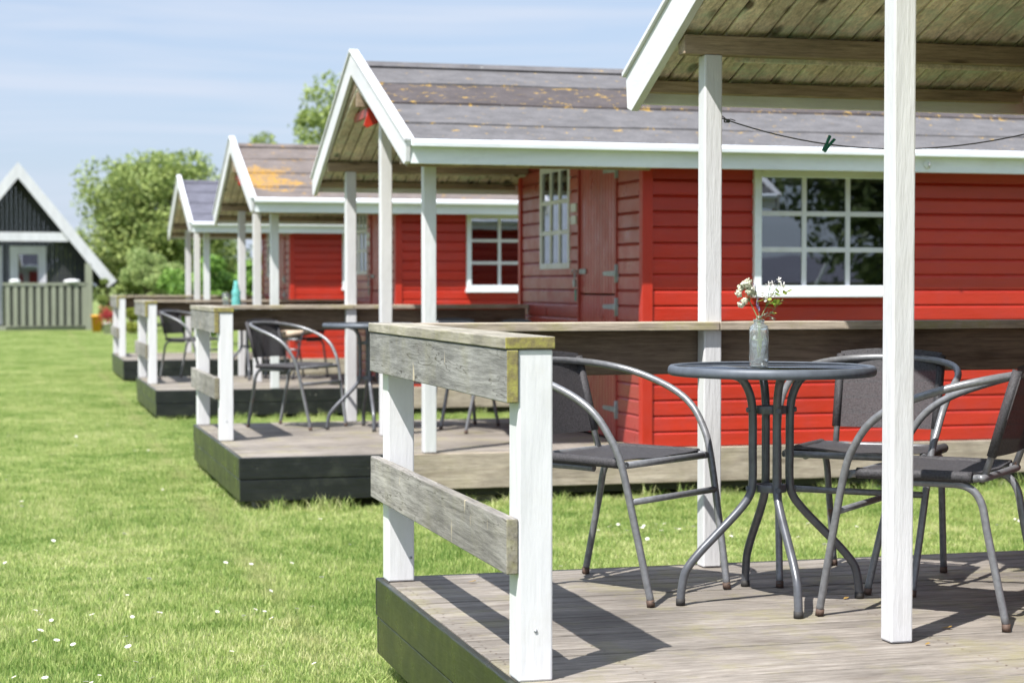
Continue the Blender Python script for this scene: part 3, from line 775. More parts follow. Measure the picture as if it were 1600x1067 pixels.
# ------------------------------------------------------------ bistro chair and table
def make_chair():
    t = empty('bistro_chair', (0,0,0), 'x', 'chair', 'grey tubular bistro chairs on the decks', False)
    R = 0.0110
    half = [(0.275,-0.205,0.012), (0.235,-0.222,0.21), (0.192,-0.238,0.41), (0.158,-0.250,0.49), (0.108,-0.258,0.556), (0.03,-0.262,0.605), (-0.09,-0.258,0.648), (-0.19,-0.215,0.674), (-0.262,-0.12,0.688)]
    path = half + [(-0.283, 0, 0.692)] + [(x,-y,z) for x,y,z in half[::-1]]
    MB().tube(spline(path, 7), R, 12).build('arm_frame', STEEL, t)
    # seat frame
    fr = [(0.195,-0.215,0.405), (0.10,-0.205,0.412), (-0.12,-0.195,0.408), (-0.165,-0.18,0.408), (-0.18,-0.15,0.408), (-0.18,0.15,0.408), (-0.165,0.18,0.408), (-0.12,0.195,0.408), (0.10,0.205,0.412), (0.195,0.215,0.405)]
    m = MB().tube(spline(fr, 4), 0.0105, 10); m.tube([(0.185,-0.225,0.404), (0.185,0.225,0.404)], 0.0105, 10)
    m.build('seat_frame', STEEL, t)
    MB().tube([(0.217,-0.226,0.30), (0.217,0.226,0.30)], 0.0098, 10).build('cross_bar', STEEL, t)
    for s_ in (-1, 1):
        p = [(0.06, s_*0.19, 0.388), (-0.06, s_*0.19, 0.390), (-0.135, s_*0.19, 0.385), (-0.175, s_*0.188, 0.345), (-0.195, s_*0.186, 0.25), (-0.245, s_*0.182, 0.012)]
        MB().tube(spline(p, 6), R, 12).build('back_leg', STEEL, t)
        MB().tube([(-0.175, s_*0.158, 0.408), (-0.215, s_*0.162, 0.52), (-0.266, s_*0.165, 0.688)], 0.0098, 10).build('back_upright', STEEL, t)
        for q, d in (((0.275, s_*0.205), (0.275-0.0025, s_*0.2055)), ((-0.245, s_*0.182), (-0.244, s_*0.182))):
            MB().tube([(q[0], q[1], 0.0005), (d[0], d[1], 0.020)], 0.0122, 12).build('foot_cap', CAPRUST, t)
    # sling seat: cloth sagging between rolled edges
    nx, ny = 14, 16; v = []; f = []
    for i in range(nx):
        u = i/(nx-1); x = -0.155 + 0.325*u
        for j in range(ny):
            w = j/(ny-1)*2-1; y = w*0.208
            z = 0.424 - 0.022*(1-w*w)*math.sin(math.pi*(0.15+0.7*u)) - 0.004*abs(w)**8 + 0.0015*math.sin(i*1.3+j)
            v.append((x, y, z))
    n0 = len(v); v += [(a, b, c-0.003) for a, b, c in v]
    for i in range(nx-1):
        for j in range(ny-1):
            a = i*ny+j; f.append((a, a+ny, a+ny+1, a+1)); f.append((n0+a, n0+a+1, n0+a+ny+1, n0+a+ny))
    m = MB(); m.add(v, f, True)
    for s_ in (-1, 1):
        m.tube(spline([(-0.155, s_*0.2, 0.411), (0.0, s_*0.204, 0.4115), (0.165, s_*0.212, 0.409)], 6), 0.0155, 10)
    m.build('seat', SLING, t)
    # sling backrest curving between the uprights
    v = []; f = []; nz, ny = 14, 16
    for i in range(nz):
        u = i/(nz-1)
        for j in range(ny):
            w = j/(ny-1)*2-1
            zz = 0.465 + 0.245*u + (0.012*(1-w*w) if u > 0.9 else 0)
            x = -0.196 - 0.285*(zz-0.465) + (-0.016)*(1-w*w)
            y = w*(0.163 + 0.004*u)
            v.append((x, y, zz))
    n0 = len(v); v += [(a-0.003, b, c) for a, b, c in v]
    for i in range(nz-1):
        for j in range(ny-1):
            a = i*ny+j; f.append((a, a+1, a+ny+1, a+ny)); f.append((n0+a, n0+a+ny, n0+a+ny+1, n0+a+1))
    m = MB(); m.add(v, f, True)
    for s_ in (-1, 1):
        m.tube([(-0.196, s_*0.163, 0.466), (-0.23, s_*0.165, 0.585), (-0.265, s_*0.167, 0.70)], 0.0135, 10)
    m.build('backrest', SLING, t)
    return t

def make_table():
    t = empty('bistro_table', (0,0,0), 'x', 'table', 'round bistro tables on the decks', False)
    rim = [(0.281,0.665), (0.296,0.666), (0.302,0.670), (0.3035,0.679), (0.301,0.690), (0.296,0.6945), (0.288,0.6945), (0.284,0.691)]
    v = []; f = []; seg = 72; n = len(rim)
    for k in range(seg):
        a = 2*math.pi*k/seg
        for r, z in rim: v.append((r*math.cos(a), r*math.sin(a), z))
    for k in range(seg):
        k2 = (k+1) % seg
        for i in range(n):
            i2 = (i+1) % n; f.append((k*n+i, k2*n+i, k2*n+i2, k*n+i2))
    m = MB(); m.add(v, f, True); m.build('table_rim', RIMST, t)
    g = MB(); g.lathe([(0.0, 0.686), (0.2835, 0.686), (0.2835, 0.692), (0.0, 0.692)], seg=72); g.build('glass_top', TABLEGL, t)
    for a in (177, 83, -97, -4):
        a = math.radians(a); c, s_ = math.cos(a), math.sin(a)
        p = [(0.125,0.668), (0.092,0.655), (0.068,0.615), (0.058,0.56), (0.057,0.45), (0.057,0.36), (0.066,0.315), (0.10,0.270), (0.165,0.205), (0.225,0.145), (0.262,0.095), (0.275,0.03), (0.276,0.0005)]
        MB().tube([(q[0]*c, q[0]*s_, q[1]) for q in [tuple(w) for w in [(v_.x, v_.z) for v_ in spline([(r, 0, z) for r, z in p], 5)]]], 0.0125, 12).build('leg', TUBE_T, t)
        MB().tube([(0.276*c, 0.276*s_, 0.0003), (0.276*c, 0.276*s_, 0.02)], 0.0138, 12).build('foot_cap', FOOTCAP, t)
        for zz in (0.565, 0.335):
            rr = 0.073
            m = MB(); m.tube([((rr-0.006)*c, (rr-0.006)*s_, zz), ((rr+0.003)*c, (rr+0.003)*s_, zz)], 0.0075, 8); m.build('bolt', RIMST, t)
    for zz in (0.565, 0.335):
        m = MB(); v = []; f = []; seg = 32
        for k in range(seg):
            a = 2*math.pi*k/seg
            for r, z in ((0.0385, zz-0.011), (0.0445, zz-0.011), (0.0445, zz+0.011), (0.0385, zz+0.011)): v.append((r*math.cos(a), r*math.sin(a), z))
        for k in range(seg):
            k2 = (k+1) % seg
            for i in range(4): i2 = (i+1) % 4; f.append((k*4+i, k2*4+i, k2*4+i2, k*4+i2))
        m.add(v, f, True); m.build('brace_ring', TUBE_T, t, 0.001)
    return t

Z1, Z2, Z3 = CAB[0][1], CAB[1][1], CAB[2][1]
table0 = make_table(); table0.location = (2.165, 5.035, Z1)
table0['label'] = 'round glass topped bistro table holding the flower vase'
chair0 = make_chair()
CH = [ # x, y, z, facing deg, label
    (1.800, 5.385, Z1, -54, 'grey bistro chair left of the table with flowers, beside the near rail post'),
    (2.63, 5.34, Z1, 229, 'grey bistro chair behind the table with flowers, its back to the red wall'),
    (2.545, 4.735, Z1, 135, 'nearest grey bistro chair, cut off by the right edge of the photo'),
    (1.86, 12.30, Z2, -44, 'grey bistro chair on the second deck, loop armed, left of its table'),
    (2.78, 12.15, Z2, 228, 'grey bistro chair behind the table on the second deck'),
    (3.02, 11.75, Z2, 200, 'rightmost grey bistro chair on the second deck'),
    (1.84, 19.25, Z3, -40, 'dark bistro chair on the third deck behind the rail corner'),
    (2.95, 19.20, Z3, 215, 'bistro chair holding a beige cushion on the third deck')]
for i, (x, y, z, a, lb) in enumerate(CH):
    o = chair0 if i == 0 else copy_tree(chair0)
    o.location = (x, y, z); o.rotation_euler = (0, 0, math.radians(a)); o['label'] = lb
TB = [(2.31, 12.02, Z2, 'round bistro table on the second deck between grey chairs'),
      (2.40, 19.05, Z3, 'round bistro table on the third deck holding the teal bottle')]
for x, y, z, lb in TB:
    o = copy_tree(table0); o.location = (x, y, z); o.rotation_euler = (0, 0, 0.06); o['label'] = lb

# cushion on a far chair
def cushion(loc):
    m = MB(); v = []; f = []; nu, nv = 20, 12
    for i in range(nu):
        for j in range(nv):
            a = 2*math.pi*i/nu; b = -math.pi/2 + math.pi*j/(nv-1)
            cx = math.copysign(abs(math.cos(a))**0.5, math.cos(a)) * math.cos(b)**0.6 if abs(b) < 1.57 else 0
            cy = math.copysign(abs(math.sin(a))**0.5, math.sin(a)) * math.cos(b)**0.6 if abs(b) < 1.57 else 0
            v.append((loc[0]+0.19*cx, loc[1]+0.19*cy, loc[2]+0.05*math.sin(b)+0.03*cx))
    for i in range(nu):
        for j in range(nv-1):
            i2 = (i+1) % nu; f.append((i*nv+j, i2*nv+j, i2*nv+j+1, i*nv+j+1))
    m.add(v, f, True)
    tag(m.build('cushion', simple('beige_cushion_cloth', (0.50, 0.40, 0.31), 0.9), loc=loc), 'beige cushion lying on a chair on the third deck', 'cushion')
cushion((2.95, 19.20, Z3+0.475))

# ------------------------------------------------------------ vase and flowers
VC = Vector((2.115, 5.012, Z1+0.6925))
vase = empty('glass_vase', tuple(VC), 'small pressed glass bud vase holding white and purple flowers on the table', 'vase')
prof = [(0.020, 0.0), (0.0255, 0.003), (0.0268, 0.012), (0.0268, 0.108), (0.0255, 0.116), (0.019, 0.122), (0.0145, 0.125), (0.0145, 0.129), (0.0165, 0.132), (0.0165, 0.136)]
seg = 48; v = []; f = []
pp = spline([(r, 0, z) for r, z in prof], 8)
for q in pp:
    r, z = q.x, q.z
    for k in range(seg):
        a = 2*math.pi*k/seg
        d = 0.0
        if 0.012 < z < 0.110:
            d = 0.0022*abs(math.sin(5*a + z*190)) + 0.0022*abs(math.sin(5*a - z*190)) - 0.0024
        v.append((VC.x+(r+d)*math.cos(a), VC.y+(r+d)*math.sin(a), VC.z+z))
no = len(v)
inner = [(0.0135, 0.136), (0.0105, 0.128), (0.0115, 0.122), (0.0215, 0.114), (0.0225, 0.105), (0.0225, 0.012), (0.0, 0.010)]
for r, z in inner:
    for k in range(seg):
        a = 2*math.pi*k/seg; v.append((VC.x+max(r, 0.0004)*math.cos(a), VC.y+max(r, 0.0004)*math.sin(a), VC.z+z))
rows = len(pp)+len(inner)
for i in range(rows-1):
    for k in range(seg):
        k2 = (k+1) % seg; f.append((i*seg+k, i*seg+k2, (i+1)*seg+k2, (i+1)*seg+k))
f.append(tuple(range(seg))[::-1]); f.append(tuple((rows-1)*seg+k for k in range(seg)))
m = MB(); m.add(v, f, True); m.build('vase_body', VASEGL, vase)

def camr(dx, dz, dy=0.0):
    """offset in the vase's neighbourhood: dx metres to the right, dz up, dy back"""
    return VC + Vector((dx*CY + dy*SY, -dx*SY + dy*CY, dz))
STEM = leafmat('flower_stem', (0.10, 0.16, 0.05), (0.30, 0.34, 0.18), 0.1)
PETAL = leafmat('white_petals', (0.72, 0.68, 0.66), (0.88, 0.86, 0.84), 0.3)
UMB = leafmat('greenish_white_umbel', (0.48, 0.50, 0.34), (0.78, 0.76, 0.64), 0.2)
LAV = leafmat('lavender_petals', (0.12, 0.09, 0.26), (0.32, 0.26, 0.50), 0.2)
FLEAF = leafmat('fresh_flower_leaves', (0.16, 0.26, 0.03), (0.42, 0.50, 0.10), 0.4)
SILV = leafmat('silvery_leaves', (0.20, 0.26, 0.20), (0.40, 0.46, 0.38), 0.2)
rnd = random.Random(11)
def blob(m, c, r, n=10):
    """little irregular five-faced clump"""
    for _ in range(n):
        d = Vector((rnd.gauss(0,1), rnd.gauss(0,1), rnd.gauss(0,1))).normalized()
        p = c + d*r*rnd.uniform(0.5, 1.0); a = Vector((rnd.gauss(0,1), rnd.gauss(0,1), rnd.gauss(0,1))).normalized(); b = d.cross(a).normalized(); a = b.cross(d)
        s_ = r*rnd.uniform(0.22, 0.4)
        k = 6; ring = [p + a*s_*math.cos(2*math.pi*i/k) + b*s_*math.sin(2*math.pi*i/k) for i in range(k)]
        m.add(ring + [p + d*s_*0.6], [(i, (i+1) % k, k) for i in range(k)])
def petal(m, c, d, L, w, cup=0.25):
    d = d.normalized(); u = Vector((0,0,1)) if abs(d.z) < 0.9 else Vector((1,0,0)); s_ = d.cross(u).normalized(); nrm = s_.cross(d)
    pts = [(0, 0.08, 0), (0.35, 0.8, 0.10), (0.7, 1.0, 0.22), (1.0, 0.45, 0.40)]
    v = []
    for t, ww, h in pts: v += [c + d*L*t - s_*w*ww/2 + nrm*L*h*cup*2, c + d*L*t + nrm*L*h*cup, c + d*L*t + s_*w*ww/2 + nrm*L*h*cup*2]
    f = []
    for i in range(3): f += [(i*3, i*3+1, i*3+4, i*3+3), (i*3+1, i*3+2, i*3+5, i*3+4)]
    m.add(v, f, True)
def sprig(name, label, cat):
    return empty(name, tuple(VC + Vector((0,0,0.012))), label, cat, 'flower sprigs in the glass vase')
s1 = sprig('umbel_sprig', 'greenish white umbel flower sprig leaning left out of the vase', 'flower')
hub = camr(-0.022, 0.205); hub2 = camr(-0.027, 0.19, 0.005)
m = MB(); m.tube(spline([camr(0.004, 0.02), camr(0.002, 0.10), camr(-0.004, 0.14), hub2], 6), 0.0016, 6)
heads = [(-0.052, 0.228, 0.012), (-0.038, 0.240, -0.012), (-0.024, 0.224, -0.008), (-0.046, 0.238, 0), (-0.030, 0.246, 0.01), (-0.060, 0.212, -0.005), (-0.032, 0.216, -0.012), (-0.028, 0.232, 0.015), (-0.050, 0.182, 0.006), (-0.043, 0.190, -0.01), (-0.018, 0.212, 0.0)]
for hx, hz, hy in heads: m.tube(spline([hub2, (hub2+camr(hx, hz, hy))/2 + Vector((0,0,-0.002)), camr(hx, hz-0.004, hy)], 3), 0.0009, 5)
m.build('stem', STEM, s1)
for hx, hz, hy in heads:
    m = MB(); blob(m, camr(hx, hz, hy), rnd.uniform(0.0095, 0.0125), 60); m.build('flower_head', UMB, s1)
s2 = sprig('lavender_sprig', 'thin purple flower spike standing in the middle of the vase', 'flower')
m = MB(); m.tube(spline([camr(0.006, 0.02), camr(0.003, 0.12), camr(-0.002, 0.17), camr(-0.012, 0.235)], 6), 0.001, 5); m.build('stem', STEM, s2)
m = MB()
for i in range(16):
    t = i/15; blob(m, camr(0.0 - 0.013*t + rnd.uniform(-0.002, 0.002), 0.165 + 0.075*t, rnd.uniform(-0.002, 0.002)), 0.0055*(1-0.4*t), 8)
m.build('flower_spike', LAV, s2)
s3 = sprig('blossom_branch', 'branch of white apple blossom and fresh leaves leaning right out of the vase', 'flower')
m = MB()
tips = [(0.012, 0.205, 0), (0.034, 0.235, 0.01), (0.062, 0.248, -0.005), (0.040, 0.215, -0.01), (0.075, 0.192, 0.006), (0.066, 0.225, 0.01), (0.052, 0.162, 0.01), (0.022, 0.19, -0.01)]
base = camr(0.004, 0.135)
m.tube(spline([camr(-0.004, 0.02), camr(0.0, 0.11), base], 4), 0.0015, 6)
fork = camr(0.022, 0.175)
m.tube(spline([base, (base+fork)/2 + Vector((0,0,0.003)), fork], 3), 0.0013, 5)
for tx, tz, ty in tips: m.tube(spline([fork, (fork+camr(tx, tz, ty))/2 + Vector((0,0,0.003)), camr(tx, tz, ty)], 3), 0.0008, 5)
m.tube(spline([base, camr(0.03, 0.15), camr(0.072, 0.197, 0.01)], 3), 0.0008, 5)
m.build('stem', STEM, s3)
for (tx, tz, ty, n) in ((0.010, 0.208, -0.012, 6), (0.018, 0.195, -0.010, 5), (0.028, 0.238, 0.0, 5), (0.040, 0.240, 0.006, 5), (0.058, 0.250, 0.0, 5), (0.064, 0.234, -0.008, 5), (0.036, 0.205, -0.006, 5), (0.072, 0.236, 0.01, 4)):
    m = MB(); c = camr(tx, tz, ty); fd = Vector((rnd.uniform(-0.6, 0.3), -1, rnd.uniform(0.1, 0.9))).normalized()
    u = fd.cross(Vector((0,0,1))).normalized(); w = u.cross(fd)
    for k in range(n):
        a = 2*math.pi*k/n + rnd.uniform(-0.2, 0.2)
        petal(m, c, u*math.cos(a) + w*math.sin(a) + fd*0.45, 0.0105, 0.0098, 0.2)
    m.build('blossom', PETAL, s3)
m = MB()
for (tx, tz, ty) in ((0.022, 0.222, 0.004), (0.034, 0.228, 0.0), (0.052, 0.222, 0.0), (0.062, 0.218, 0.004), (0.072, 0.222, 0.006), (0.078, 0.214, 0.0), (0.048, 0.216, 0.01), (0.016, 0.178, 0.0), (0.010, 0.172, -0.01), (0.046, 0.172, 0.0), (0.052, 0.180, 0.0), (0.040, 0.19, 0.0), (0.068, 0.186, 0.0), (0.046, 0.150, 0.0), (0.040, 0.158, -0.006), (0.058, 0.232, 0.008), (0.030, 0.218, 0.01), (0.02, 0.215, -0.02), (0.045, 0.228, -0.02), (0.055, 0.235, -0.02), (0.03, 0.2, -0.02), (0.068, 0.226, -0.015), (0.012, 0.195, -0.02), (0.048, 0.205, -0.015)):
    d = Vector((rnd.gauss(0,1), rnd.gauss(0,1)-0.3, rnd.uniform(-0.9, 0.4)))
    petal(m, camr(tx, tz, ty), d, rnd.uniform(0.018, 0.028), rnd.uniform(0.010, 0.015), 0.12)
m.build('leaves', FLEAF, s3)
s4 = sprig('silver_leaf_sprig', 'short silvery grey leaf sprig over the rim of the vase', 'flower')
m = MB()
m.tube(spline([camr(0.0, 0.02), camr(0.0, 0.13), camr(0.018, 0.148), camr(0.05, 0.138)], 4), 0.001, 5)
for i in range(34):
    t = rnd.uniform(-0.35, 1); d = Vector((rnd.gauss(0,1), rnd.gauss(0,1), rnd.uniform(-0.3, 0.8)))
    petal(m, camr(0.002+0.046*t, 0.142 + 0.012*math.sin(3*t) - (0.012 if t > 0.8 else 0), rnd.uniform(-0.01, 0.01)), d, rnd.uniform(0.009, 0.014), 0.006, 0.2)
m.build('leaves', SILV, s4)

# ------------------------------------------------------------ clothes line and peg
xp1 = xps[0]; YB = 4.66 + 1.07
ln = empty('clothes_line', (xp1+0.031, YB, CAMZ+0.54), 'thin sagging cord knotted to the white porch post and holding the green peg', 'clothes line')
pts = []
for i in range(25):
    t = i/24; x = xp1+0.033 + (XW-0.03-xp1-0.033)*t
    pts.append((x, YB-0.02, CAMZ+0.545 + 0.02*t - 4*0.098*t*(1-t)*(0.93+0.14*(1-t))))
MB().tube(pts, 0.0022, 6).build('cord', CORD, ln)
m = MB(); k = Vector((xp1+0.052, YB-0.02, CAMZ+0.537))
for i in range(3):
    m.tube([k + Vector((0.005*i-0.005 + 0.004*math.cos(a)*(i-1), 0.0045*math.cos(a), 0.0045*math.sin(a))) for a in np.linspace(0, 2*math.pi, 10, endpoint=False)], 0.0026, 6, closed=True)
m.tube([k, k+Vector((0.012, 0, 0.006)), k+Vector((0.028, 0, 0.001))], 0.0018, 5); m.tube([k, k+Vector((-0.01, 0.0, 0.01)), k+Vector((-0.02, -0.0, 0.016))], 0.0018, 5)
m.build('knot', CORD, ln)
i = min(range(25), key=lambda q: abs(pts[q][0]-2.64)); pc = Vector(pts[i])
pg = empty('clothes_peg', tuple(pc), 'green plastic clothes peg clipped on the thin line', 'clothes peg')
dv = Vector((0.55, 0, 0.83)); sv = Vector((0.83, 0, -0.55)); yv = Vector((0, 0.005, 0))
for s_ in (-1, 1):
    m = MB(); q = []
    for t, w0, w1 in ((-0.028, 0.001, 0.007), (0.0, 0.0015, 0.009), (0.028, 0.006, 0.014)):
        for wv in (w0, w1): q += [pc + dv*t + sv*s_*wv - yv, pc + dv*t + sv*s_*wv + yv]
    fs_ = []
    for a in (0, 4): fs_ += [(a, a+4, a+5, a+1), (a+2, a+3, a+7, a+6), (a, a+2, a+6, a+4), (a+1, a+5, a+7, a+3)]
    fs_ += [(0, 1, 3, 2), (8, 10, 11, 9)]
    m.add(q, fs_); m.build('peg_jaw', GREEN_PL, pg)

# ------------------------------------------------------------ fallen leaves on the deck
LF = leafmat('dry_leaf', (0.25, 0.14, 0.04), (0.42, 0.28, 0.08), 0.2)
for (px, py, s_, lb) in ((1473, 985, 0.020, 'largest dry brown leaf on the near deck beside the porch post shadow'),
                        (1321, 939, 0.014, 'small orange dry leaf on the near deck behind the chair foot'),
                        (1449, 1011, 0.011, 'narrow dark dry leaf on the near deck closest to the camera'),
                        (731, 912, 0.016, 'curled dry leaf on the near deck behind the rail post')):
    dep = 0.93*F/(py-445); p = at(px, dep, Z1+0.003)
    m = MB(); petal(m, p, Vector((1, rnd.uniform(-1, 1), 0.05)), s_*1.5, s_, 0.25)
    tag(m.build('fallen_leaf', LF, loc=tuple(p)), lb, 'leaf', 'fallen leaves on the near deck')

# ------------------------------------------------------------ things on the third deck table
def bottle(loc):
    m = MB(); m.lathe([(0.0,0), (0.042,0.0), (0.047,0.01), (0.047,0.13), (0.04,0.16), (0.05,0.185), (0.04,0.21), (0.028,0.235), (0.03,0.26), (0.022,0.27), (0.022,0.31), (0.0,0.312)], loc)
    tag(m.build('bottle', TEAL, loc=loc), 'teal glass bottle on the third deck table', 'bottle')
bottle((2.28, 18.98, Z3+0.695))
for (x, y, lb) in ((2.05+0.14, 19.12, 'drinking glass left of the teal bottle on the far table'), (2.50, 18.95, 'drinking glass right of the teal bottle on the far table')):
    m = MB(); m.lathe([(0.0, 0), (0.028, 0), (0.034, 0.10), (0.034, 0.19), (0.031, 0.19), (0.030, 0.10), (0.024, 0.01), (0.0, 0.01)], (x, y, Z3+0.695))
    tag(m.build('drinking_glass', VASEGL, loc=(x, y, Z3+0.695)), lb, 'glass', 'drinking glasses on the far table')

# ------------------------------------------------------------ black hut at the end of the lawn
def hut():
    D = 50.0
    o = at(30, D, 0)
    H = empty('black_hut', tuple(o), 'black steep roofed hut with white barge boards at the end of the lawn', 'hut')
    HR = 0.03; H.rotation_euler = (0, 0, HR); H['_o'] = (0, 0, 0)
    BLK = paint('black_vertical_boards', (0.030, 0.034, 0.038), 'Z', 0.6, dirt_or_tint=(0.06, 0.065, 0.065), dirt_or_tint_amt=0.6)
    WH = paint('hut_white_paint', (0.62, 0.62, 0.66), 'Z', 0.5)
    GRN = paint('grey_green_slats', (0.27, 0.285, 0.22), 'Z', 0.7, dirt_or_tint=(0.28, 0.27, 0.18), dirt_or_tint_amt=0.5)
    px = D/F
    peak = (445-254)*px + CAMZ; ez = (445-440)*px + CAMZ; ex = 148*px
    sl = (peak-ez)/ex
    # front wall of vertical boards, y=0.9 behind the barge plane; terrace in front of it
    wl = MB(); x = -1.95
    while x < 1.95:
        top = peak - 0.12 - sl*max(abs(x), abs(x+0.12)) - 0.05
        if not (-0.35 < x + 0.06 < 0.72 and False):
            wl.box(x+0.003, x+0.117, 0.9, 0.93, 0.12, top)
        x += 0.12
    wl.build('front_wall', BLK, H)
    for s_ in (-1, 1):
        r = MB(); r.prism('Y', [(0, peak-0.02), (s_*ex, ez-0.02), (s_*ex, ez-0.16), (0, peak-0.18)], 0.06, 6.0); r.build('roof_slope', FELT4, H)
        b = MB(); b.prism('Y', [(s_*0.001, peak), (s_*(ex+0.03), ez+0.02), (s_*(ex-0.20), ez-0.16), (s_*0.001, peak-0.42)], 0.0, 0.05); b.build('barge_board', WH, H)
        w2 = MB(); w2.box(min(s_*2.0, s_*1.9), max(s_*2.0, s_*1.9), 0.94, 5.9, 0.1, ez-0.02+sl*0.3); w2.build('side_wall', BLK, H)
    zb = CAMZ + (445-377)*px
    box('cross_beam', WH, H, -1.32, 1.32, 0.052, 0.10, zb, zb+0.24, bevel=0)
    # two glazed door leaves with white frames
    for (a, b_) in ((18, 74), (-30, 6)):
        x0, x1 = (a-30)*px, (b_-30)*px; zt_ = CAMZ + (445-384)*px
        d = MB(); fw = 0.22
        d.box(x0, x0+fw, 0.82, 0.89, 0.16, zt_); d.box(x1-fw, x1, 0.82, 0.89, 0.16, zt_)
        d.box(x0+fw, x1-fw, 0.82, 0.89, zt_-fw, zt_); d.box(x0+fw, x1-fw, 0.82, 0.89, 0.16, CAMZ+0.05)
        dd = d.build('door', WH, H)
        g = MB(); g.box(x0+fw, x1-fw, 0.85, 0.87, CAMZ+0.05, zt_-fw); g.build('pane', PANE, dd)
    # terrace floor, slatted balustrade, corner post
    box('terrace_floor', GRN, H, -2.0, 1.9, 0.10, 0.88, 0.02, 0.12, bevel=0)
    xa, xb = (7-30)*px, (135-30)*px
    m = MB(); n = 11
    for i in range(n):
        c = xa + (xb-xa)*(i+0.5)/n; m.box(c-0.055, c+0.055, 0.02, 0.045, 0.14, CAMZ-0.02)
    bal = m.build('balustrade', GRN, H)
    box('rail_cap', GRN, bal, xa-0.03, xb, 0.0, 0.10, CAMZ-0.015, CAMZ+0.05, bevel=0)
    DG = simple('dark_balustrade_backing', (0.05, 0.055, 0.045), 0.9)
    box('backing_board', DG, bal, xa, xb-0.05, 0.05, 0.06, 0.14, CAMZ-0.03, bevel=0)
    box('corner_post', GRN, H, xb-0.06, xb+0.12, 0.0, 0.13, 0.02, CAMZ+(445-411)*px, bevel=0)
    for k, xx in enumerate(((24-30)*px, (111-30)*px)):
        m = MB(); m.lathe([(0, 0), (0.10+0.05*k, 0.0), (0.12+0.06*k, 0.04), (0.09+0.05*k, 0.08), (0.03, 0.10), (0, 0.10)], (0, 0, 0), 10)
        for q in range(len(m.v)):
            p = m.v[q]; m.v[q] = (p[0]*1.3, p[1]*0.6, p[2])
        w = m.build('towel', simple('white_cloth', (0.75, 0.76, 0.78), 0.9))
        c_, s__ = math.cos(HR), math.sin(HR)
        w.location = (o.x + c_*xx - s__*0.05, o.y + s__*xx + c_*0.05, CAMZ+0.05)
        w.rotation_euler = (0, 0, HR)
        tag(w, ('small' if k == 0 else 'larger') + ' white cloth lying on the hut balustrade, ' + ('below the glazed door' if k == 0 else 'near the corner post'), 'towel')
hut()
def pot(px, D, r, h, col, lb, name, cat):
    p = at(px, D, 0); m = MB(); m.lathe([(0, 0.0), (r*0.8, 0.0), (r, h*0.9), (r*1.06, h*0.9), (r*1.06, h), (r*0.9, h), (r*0.85, h*0.85), (0, h*0.85)], p, 16)
    tag(m.build(name, simple(name+'_colour', col, 0.5), loc=tuple(p)), lb, cat)
pot(151, 48.5, 0.14, 0.46, (0.75, 0.36, 0.02), 'orange yellow bucket on the grass beside the black hut', 'bucket', 'bucket')
pot(168, 46.5, 0.11, 0.30, (0.70, 0.68, 0.66), 'white flower pot with red flowers right of the orange bucket', 'flower_pot', 'flower pot')
p = at(168, 46.5, 0.48)
m = MB()
for _ in range(300):
    blob(m, p + Vector((rnd.gauss(0, 0.1), rnd.gauss(0, 0.1), rnd.gauss(0.0, 0.10))), 0.05, 2)
m.tube([p + Vector((0, 0, -0.24)), p], 0.02, 5)
tag(m.build('red_flowers', leafmat('red_geranium', (0.30, 0.03, 0.03), (0.60, 0.08, 0.09)), loc=tuple(p)), 'red flowers growing in the white pot beside the hut', 'flowers')

